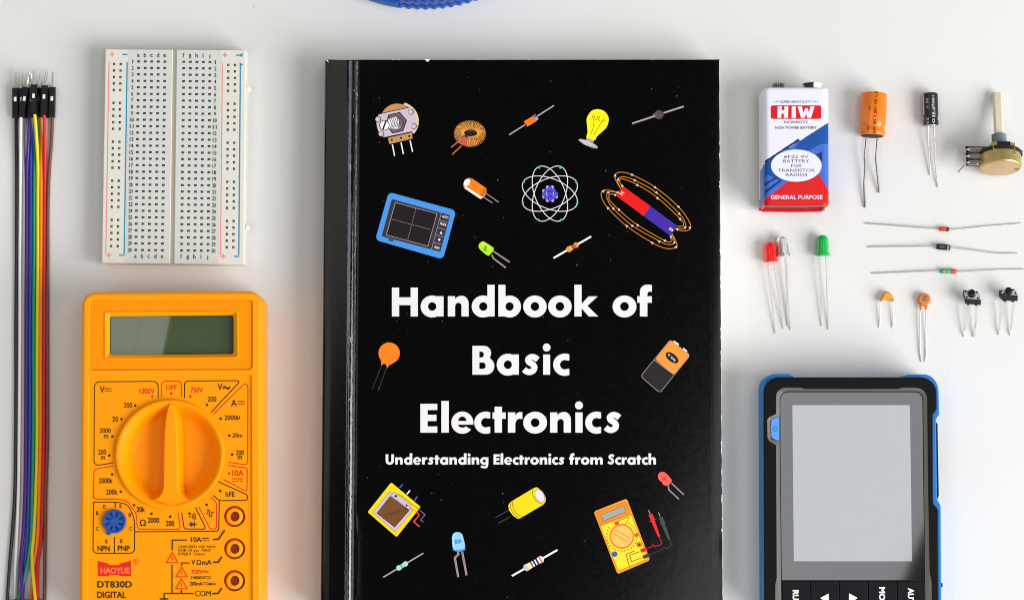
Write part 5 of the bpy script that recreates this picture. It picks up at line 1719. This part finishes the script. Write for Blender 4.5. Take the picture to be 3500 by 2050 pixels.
pins(cd, [[P(*R6(935, 425), 1.5), P(*R6(925, 560), 1.3), P(*R6(922, 820), .8), P(*R6(924, 1080), .5), P(*R6(942, 1242), .3)], [P(*R6(1012, 425), 1.5), P(*R6(1014, 560), 1.3), P(*R6(1020, 820), .8), P(*R6(1016, 1080), .5), P(*R6(1002, 1242), .3)]], .24)

# ------------------------------------------------------------------ two tactile switches
M_sw = mat("switch_black", rgb=(16, 17, 19), rough=0.45, spec=.3, vary=.2)
M_swp = mat("switch_steel_plate", rgb=(176, 178, 172), rough=0.42, metal=.25)


def switch(label, corners, front, legs, plunger, zt):
    """corners: plate TL, TR, BR, BL pixels; front: the two lower corners of the near side."""
    TL, TR, BR, BL = [Vector(P(*R6(*q), zt)) for q in corners]
    th = thing("push_button_switch", label, "switch", tuple((TL + BR) / 2 * 1.0)[:2] + (0,), "loose push button switches")
    n = ((TR - TL).cross(BL - TL)).normalized()
    F0, F1 = Vector(P(*R6(*front[0]), zt - 3.0)), Vector(P(*R6(*front[1]), zt - 3.0))
    dn = ((F0 - BL) + (F1 - BR)) / 2                   # direction down the sides of the housing
    up = -dn.normalized()
    mb = MB()
    top = [TL, TR, BR, BL]
    mb.loft([[tuple(p + dn) for p in top], [tuple(p) for p in top]], M_sw)
    for k, (u0, u1) in enumerate(((.12, .26), (.62, .78))):
        p0, p1 = BL.lerp(BR, u0) + dn, BL.lerp(BR, u1) + dn
        q0, q1 = TL.lerp(TR, u0) + dn, TL.lerp(TR, u1) + dn
        mb.loft([[tuple(p0), tuple(p1), tuple(q1), tuple(q0)], [tuple(v - up * .7) for v in (p0, p1, q1, q0)]], M_sw)
    mb.build("switch_housing", th)
    c = (TL + TR + BR + BL) / 4
    pl = [c + (p - c) * .94 for p in top]
    mb = MB(); mb.loft([[tuple(p - up * .05) for p in pl], [tuple(p + up * .12) for p in pl]], M_swp); mb.build("cover_plate", th)
    ex, ey = (TR - TL) / 2, (BL - TL) / 2
    for sx, sy in ((-1, -1), (1, -1), (1, 1), (-1, 1)):
        mb = MB(); mb.lathe(c + ex * .74 * sx + ey * .7 * sy, up, [(.1, .42), (.38, .4), (.4, .01)], M_sw, 14, caps=False, up=ex); mb.build("rivet", th)
    mb = MB(); mb.lathe(c, up, [(.1, 1.45), (.3, 1.42), (.32, 1.3), (plunger, 1.27), (plunger + .1, 1.15), (plunger + .1, .01)], M_sw, 28, caps=False, up=ex); mb.build("plunger", th)
    for q in legs:
        pts = [Vector(P(*R6(x, y), z)) for x, y, z in q]
        mb = MB()
        for p0, p1 in zip(pts, pts[1:]):
            dv = (p1 - p0).normalized(); sv = dv.cross(Vector((0, 0, 1))).normalized()
            mb.box((p0 + p1) / 2, sv * .34, (p1 - p0) / 2 * 1.02, (0, 0, .12), M_leadm)
        mb.build("lead", th)


switch("black push button switch with a tall round plunger, left one of the pair", [(1580, 140), (1815, 160), (1856, 292), (1612, 272)], [(1618, 362), (1852, 362)],
       [[(1614, 360, 3.0), (1608, 600, 2.0), (1606, 700, 1.5), (1594, 770, 1.0), (1610, 862, .3)], [(1790, 385, 3.0), (1780, 640, 1.9), (1762, 720, 1.3), (1752, 862, .3)]], 2.0, 5.6)
switch("black push button switch tipped back, right one of the pair", [(2135, 142), (2375, 125), (2425, 222), (2190, 212)], [(2182, 305), (2424, 308)],
       [[(2172, 305, 3.0), (2160, 500, 2.0), (2142, 700, 1.2), (2142, 760, .9), (2140, 832, .3)], [(2362, 340, 3.0), (2345, 480, 2.2), (2325, 680, 1.2), (2308, 760, .8), (2318, 838, .3)]], 1.6, 5.4)

# ------------------------------------------------------------------ hand-held oscilloscope
sco = thing("oscilloscope", "handheld oscilloscope in black case with blue rubber bumper and blank grey screen", "oscilloscope", P(2905, 1680, 0))
ZS = 17.0
M_sb = mat("blue_bumper_rubber", rgb=(36, 118, 192), rough=0.55, spec=0.2, vary=.04)
M_case = mat("black_case_plastic", rgb=(12, 11, 11), rough=0.5, spec=0.12, vary=.15, bump=.1, bscale=1300)
M_grv = mat("grey_bezel_chamfer", rgb=(98, 93, 88), rough=0.5, spec=0.4, vary=.05)
M_key = mat("rubber_key", rgb=(16, 18, 22), rough=0.5, spec=0.12, vary=.1)
M_gl = mat("screen_glass", linear=(0.010, 0.010, 0.0105), rough=0.045, spec=0.5, ior=1.62, vary=0.0)
M_disp = mat("grey_lcd_panel", rgb=(148, 152, 157), rough=0.05, spec=0.5, ior=1.62, vary=.02, rvary=0)
bl = fillet([R7(172, 97), R7(490, 97), R7(545, 128), R7(548, 150), R7(1915, 150), R7(1918, 132), R7(1968, 103), R7(2330, 103), R7(2344, 530), R7(2344, 600), R7(2304, 660), R7(2314, 1440), R8(2318, 235), R8(2362, 312), R8(2372, 1740), R8(188, 1740)], [54, 3, 2, 0, 0, 2, 3, 58, 8, 4, 5, 0, 4, 5, 30, 30], 8)
bw_ = W2(bl, ZS - 1.2)
mb = MB()
mb.prism(bw_, .6, ZS - 1.2, M_sb, bevel=.5)
mb.build("rubber_bumper", sco, label="bright blue rubber bumper with notched right side")
kl = fillet([R7(180, 140), R7(2310, 140), R7(2312, 545), R7(2264, 605), R7(2266, 1440), R8(2272, 290), R8(2330, 360), R8(2338, 1735), R8(190, 1735)], [56, 56, 6, 6, 0, 6, 6, 28, 28], 10)
kw = W2(kl, ZS)
gl_out = fillet([R7(333, 268), R7(640, 268), R7(690, 285), R7(1830, 285), R7(1880, 268), R7(2190, 270), R7(2202, 1440), R8(2222, 1130), R8(2246, 1260), R8(2252, 1735), R8(325, 1735), R8(325, 1280), R8(342, 1200), R7(335, 975), R7(230, 915), R7(222, 640), R7(335, 590)], [32, 2, 2, 2, 2, 38, 0, 4, 4, 0, 0, 4, 4, 4, 12, 12, 4], 6)
gl_in = fillet([R7(376, 312), R7(2140, 312), R7(2152, 1440), R8(2170, 1735), R8(398, 1735), R7(378, 925), R7(268, 900), R7(262, 660), R7(376, 620)], [28, 28, 0, 0, 0, 0, 8, 8, 0], 6)
gw, gi = W2(gl_out, ZS), W2(gl_in, ZS - .9)
mb = MB()
rings = [[(x, y, 1.2) for x, y in inset(kw, .5)], [(x, y, ZS - .45) for x, y in kw], [(x, y, ZS - .15) for x, y in inset(kw, .12)], [(x, y, ZS) for x, y in inset(kw, .45)]]
mb.loft(rings, M_case, True, False)
mb.flat([[p[:2] for p in rings[-1]], gw], ZS, M_case)
gm = inset(gw, .55)
case = mb.build("case", sco)
mb = MB()                                             # pale chamfer ring that steps down to the screen
mb.flat([gw, gi], ZS - .05, M_grv) if False else None
vs = [(x, y, ZS) for x, y in gw] + [(x, y, ZS - .55) for x, y in gi]
mb.add(vs, tess([gw, gi]), M_grv)
mb.loft([[(x, y, ZS - .55) for x, y in gi], [(x, y, ZS - 1.05) for x, y in inset(gi, .02)]], M_recess, False, True)
mb.build("bezel_chamfer", sco)
gg = fillet([R7(384, 322), R7(2134, 322), R7(2146, 1440), R8(2164, 1228), R8(402, 1228), R7(386, 1000)], [26, 26, 0, 2, 2, 0], 7)
mb = MB()
mb.prism(W2(gg, ZS - .62), ZS - 2, ZS - .62, M_gl, bevel=.06, steps=1)
glass = mb.build("screen_glass", sco)
mb = MB()
dp = fillet([R7(534, 482), R7(1980, 482), R8(2006, 996), R8(552, 996)], 3.5, 4)
mb.flat([W2(dp, ZS - .6)], ZS - .6, M_disp)
mb.build("display", glass)
mb = MB()
pb_ = fillet([R7(374, 622), R7(340, 632), R7(278, 655), R7(270, 690), R7(272, 865), R7(290, 892), R7(374, 926)], 2.5, 4)
mb.prism(W2(pb_, ZS - .3), ZS - 2, ZS - .3, mat("blue_button", rgb=(84, 150, 236), rough=.45, spec=.35), bevel=.15)
pbt = mb.build("power_button", sco)
pr = Pr(ZS - .3, .002)
px_, py_ = R7(322, 775)
pr.line(circ(px_, py_, 7.0, None, 20, 20, 20, 320), 2.4, ink("button_navy", 28, 70, 150)); pr.line(mp(R7, (325, 772), (356, 772)), 2.4, ink("button_navy", 28, 70, 150))
pr.build("power_symbol", pbt)
xs = [404, 755, 1110, 1466, 1820, 2168]
SYM = ["RUN", "down", "up", "MODE", "AUTO"]
for k in range(5):
    x0, x1 = xs[k] + 4, xs[k + 1] - 4
    mb = MB()
    kp = fillet([R8(x0, 1240), R8(x1, 1240), R8(x1 + 8, 1735), R8(x0 + 8, 1735)], 2, 3)
    mb.prism(W2(kp, ZS - .55), ZS - 2, ZS - .55, M_key, bevel=.18)
    kb = mb.build("key", sco)
    pr = Pr(ZS - .55, .002)
    if SYM[k] == "down":
        pr.poly(fillet(mp(R8, (982, 1390), (982, 1520), (875, 1448)), 3, 4), M_white)
    elif SYM[k] == "up":
        pr.poly(fillet(mp(R8, (1230, 1388), (1338, 1446), (1232, 1520)), 3, 4), M_white)
    else:
        xc, y0, ln_ = {"RUN": (574, 1348, 200), "MODE": (1638, 1312, 300), "AUTO": (1992, 1322, 270)}[SYM[k]]
        cx_, cy_ = R8(xc, y0 + ln_ / 2)
        pr.text(SYM[k], cx_, cy_, ln_ / 3.6, 76 / 3.6, M_white, 90, .045)
    pr.build("key_symbol", kb)
mb = MB()                                             # black grip plate and the small side knob
gp = fillet([R7(2296, 690), R7(2322, 705), R8(2338, 190), R8(2320, 230), R7(2300, 1400)], 2, 3)
mb.prism(W2(gp, ZS - 4), 3, ZS - 4, M_case, bevel=.3)
mb.build("side_grip", sco)
mb = MB()
kn = fillet([R8(2355, 1258), R8(2384, 1262), R8(2384, 1318), R8(2355, 1322)], 2, 3)
mb.prism(W2(kn, 9), 5, 9, M_case, bevel=.3)
mb.build("side_knob", sco)

# ------------------------------------------------------------------ blue scalloped lid cut by the top edge
lid = thing("ribbed_lid", "blue plastic lid with scalloped rim at the photo's top edge", "lid", P(1440, -420, 0))
M_lid = mat("deep_blue_plastic", rgb=(2, 58, 158), rough=0.4, spec=0.45, vary=.06)
M_lid2 = mat("blue_flange_plastic", rgb=(24, 84, 168), rough=0.5, spec=0.4, vary=.06)
c = Vector(P(1446, 14, 7)); R0 = 62.0
c = Vector((c.x, c.y + R0, 0))
n = 116
sc_ring = lambda R, amp, ph=0: [(c.x + (R + amp * math.sin(n * t + ph)) * math.cos(t), c.y + (R + amp * math.sin(n * t + ph)) * math.sin(t)) for t in [2 * math.pi * k / (n * 8) for k in range(n * 8)]]
mb = MB()
top = sc_ring(R0 - .1, .34)
mb.prism(top, 3.2, 11, M_lid, bevel=.5, cap0=False)
mb.build("ribbed_wall", lid)
mb = MB()
mb.prism(sc_ring(R0 + .55, .4), .2, 3.2, M_lid2, bevel=.3)
mb.build("flange", lid)
mb = MB()                                             # smooth hinge strap beside the ribs
a0, a1 = math.radians(-90 - 30), math.radians(-90 - 9)
arc = [(c.x + r_ * math.cos(t), c.y + r_ * math.sin(t)) for r_, ts in ((R0 + 1.3, [a0 + (a1 - a0) * k / 24 for k in range(25)]), (R0 - 3, [a1 + (a0 - a1) * k / 24 for k in range(25)])) for t in ts]
mb.prism(arc, 2.0, 8.0, M_lid2, bevel=.4)
mb.build("smooth_strap", lid)
